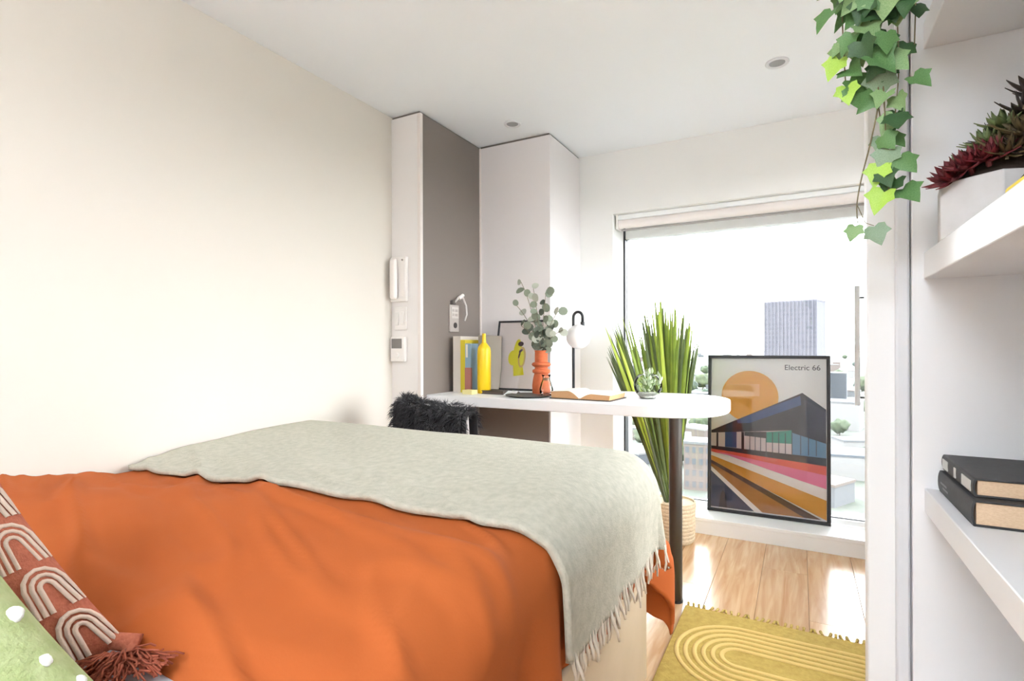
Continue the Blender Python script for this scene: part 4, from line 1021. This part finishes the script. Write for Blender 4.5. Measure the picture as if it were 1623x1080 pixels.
# tall ribbed tower
tx, ty, td = at(1260, 548 + 47 * 840 / 420)
tower = thing('tower_block', 'tall grey violet tower rising above the skyline', 'building', (tx, ty, GZ))
trot = math.radians(-16); TR = Matrix.Translation((tx, ty, GZ)) @ Matrix.Rotation(trot, 4, 'Z')
TWD, TH_ = 38.0, 81.5
M_tw = city_mat('tower', (70, 70, 77))
part('walls', MB().box(-TWD / 2, TWD / 2, -12, 12, 0, TH_).xf(TR), M_tw, tower)
part('roof', MB().box(-TWD / 2 - .3, TWD / 2 + .3, -12.3, 12.3, TH_, TH_ + 1.2).xf(TR), city_mat('tower_cap', (92, 92, 100)), tower)
for i in range(15):
    xx = -TWD / 2 + TWD * i / 14
    part('rib', MB().box(xx - .35, xx + .35, -12.9, -12, 0, TH_ + .5).xf(TR), city_mat('tower_rib', (72, 72, 79)), tower)
wme = MB().box(-0.9, 0.9, -0.1, 0.1, 0, 2.0).mesh('window', city_mat('tower_window', (60, 61, 68)))
for r in range(10):
    for c in range(14):
        if random.random() < 0.75:
            o = link('window', wme, tower); o.parent = tower; o.matrix_parent_inverse = Matrix.Translation(-Vector(tower['base']))
            o.matrix_basis = TR @ Matrix.Translation((-TWD / 2 + TWD * (c + .5) / 14, -12.06, TH_ - 4 - r * 3.6))
# named nearer buildings seen round the poster
x_, y_, d_ = at(1334, 684); block('warehouse', 'large white box building right of the poster', 'building', x_, y_ + 10, 20, 18, 15, CM[0], rot=-0.2)
x_, y_, d_ = at(1326, 640); block('office_block', 'small grey blue office block above the white box building', 'building', x_, y_, 14, 14, 24, CM[3], rot=-0.1, windows=4, rows=5)
x_, y_, d_ = at(1100, 782); block('grey_house', 'grey slab building left of the poster bottom', 'building', x_, y_ + 8, 8.5, 10, 15, CM[2], rot=0.1, windows=4, rows=4)
x_, y_, d_ = at(1110, 640); block('green_roof_block', 'pale block just left of the poster top', 'building', x_, y_, 22, 14, 8, CM[1], windows=5, rows=2)
rnd = random.Random(11)
def where(u, v):
    if v < 575: return 'on the far skyline ' + ('left of the tower' if u < 1215 else 'right of the tower' if u > 1305 else 'under the tower')
    if u < 1060: return 'seen through the plant leaves'
    if u < 1150: return 'just left of the poster' if v < 660 else 'low to the left of the poster'
    return 'just right of the poster' if v < 690 else 'low to the right of the poster'
def hidden(u, v): return 1150 < u < 1290 and v > 580
TAKEN = [(tx, ty, 34), ] + [(o.location.x, o.location.y, 22) for o in COL.objects if o.name.split('.')[0] in ('warehouse', 'office_block', 'grey_house', 'green_roof_block')]
def free(x, y, r):
    if any(math.hypot(x - a, y - b) < r + c for a, b, c in TAKEN): return False
    TAKEN.append((x, y, r)); return True
for i in range(120):
    v = 560 + 240 * rnd.random() ** 2.0; u = rnd.uniform(965, 1400)
    x_, y_, d_ = at(u, v)
    if d_ > 2600 or hidden(u, v): continue
    w = rnd.uniform(8, 24) * min(1.0, d_ / 250 + 0.3); h_ = rnd.uniform(4, 9) * (1.0 if d_ < 600 else 1.6)
    dp = rnd.uniform(8, 18)
    if not free(x_, y_, math.hypot(w, dp) / 2 + 0.6): continue
    ci = rnd.randrange(4)
    block('low_building', ('white', 'pale grey', 'buff', 'blue grey')[ci] + ' low city building ' + where(u, v), 'building', x_, y_, w, dp, h_, CM[ci], 'low city buildings', rot=rnd.uniform(-.5, .5), roof=rnd.choice(CM), windows=0, rows=0)
def crown_mesh(m, seed):
    bm = bmesh.new(); bmesh.ops.create_icosphere(bm, subdivisions=3, radius=1.0)
    for v in bm.verts:
        n = noise.noise(v.co * 2.1 + Vector((seed, 0, 0))) * 0.35 + noise.noise(v.co * 5 + Vector((seed, 3, 0))) * 0.2
        v.co *= 1 + n
    me = bpy.data.meshes.new('crown'); bm.to_mesh(me); bm.free(); me.materials.append(m)
    me.polygons.foreach_set('use_smooth', [True] * len(me.polygons)); return me
CR = [crown_mesh(mat('city_tree_%d' % i, c, 1.0, var=v_, vscale=3), i * 5.0) for i, (c, v_) in enumerate((((52, 60, 44), (38, 48, 34)), ((58, 64, 46), (44, 52, 37)), ((46, 57, 50), (36, 46, 41))))]
TK = MB().tube([(0, 0, 0), (0, 0, 1)], [0.06, 0.04], 6).mesh('trunk', city_mat('trunk', (60, 54, 46)))
for i in range(150):
    v = 556 + 230 * rnd.random() ** 1.7; u = rnd.uniform(965, 1400)
    if i < 22: u = rnd.uniform(1092, 1122); v = rnd.uniform(590, 650)
    elif i < 36: u = rnd.uniform(1325, 1385); v = rnd.uniform(640, 700)
    x_, y_, d_ = at(u, v)
    if d_ > 1800 or hidden(u, v): continue
    s_ = rnd.uniform(3.0, 5.5) * (1 if d_ < 500 else 1.5)
    if not free(x_, y_, s_ * 1.25): continue
    ti = rnd.randrange(3)
    t = thing('street_tree', ('mid green', 'yellowish green', 'bluish green')[ti] + ' round tree in the city ' + where(u, v), 'tree', (x_, y_, GZ), 'trees in the city below')
    o = link('crown', CR[ti], t); o.parent = t; o.matrix_parent_inverse = Matrix.Identity(4)
    o.matrix_basis = Matrix.Translation((0, 0, s_ * 1.25)) @ Matrix.Rotation(rnd.uniform(0, 6), 4, 'Z') @ Matrix.Diagonal((s_, s_, s_ * 0.9, 1))
    o = link('trunk', TK, t); o.parent = t; o.matrix_parent_inverse = Matrix.Identity(4); o.matrix_basis = Matrix.Diagonal((s_, s_, s_ * 0.8, 1))
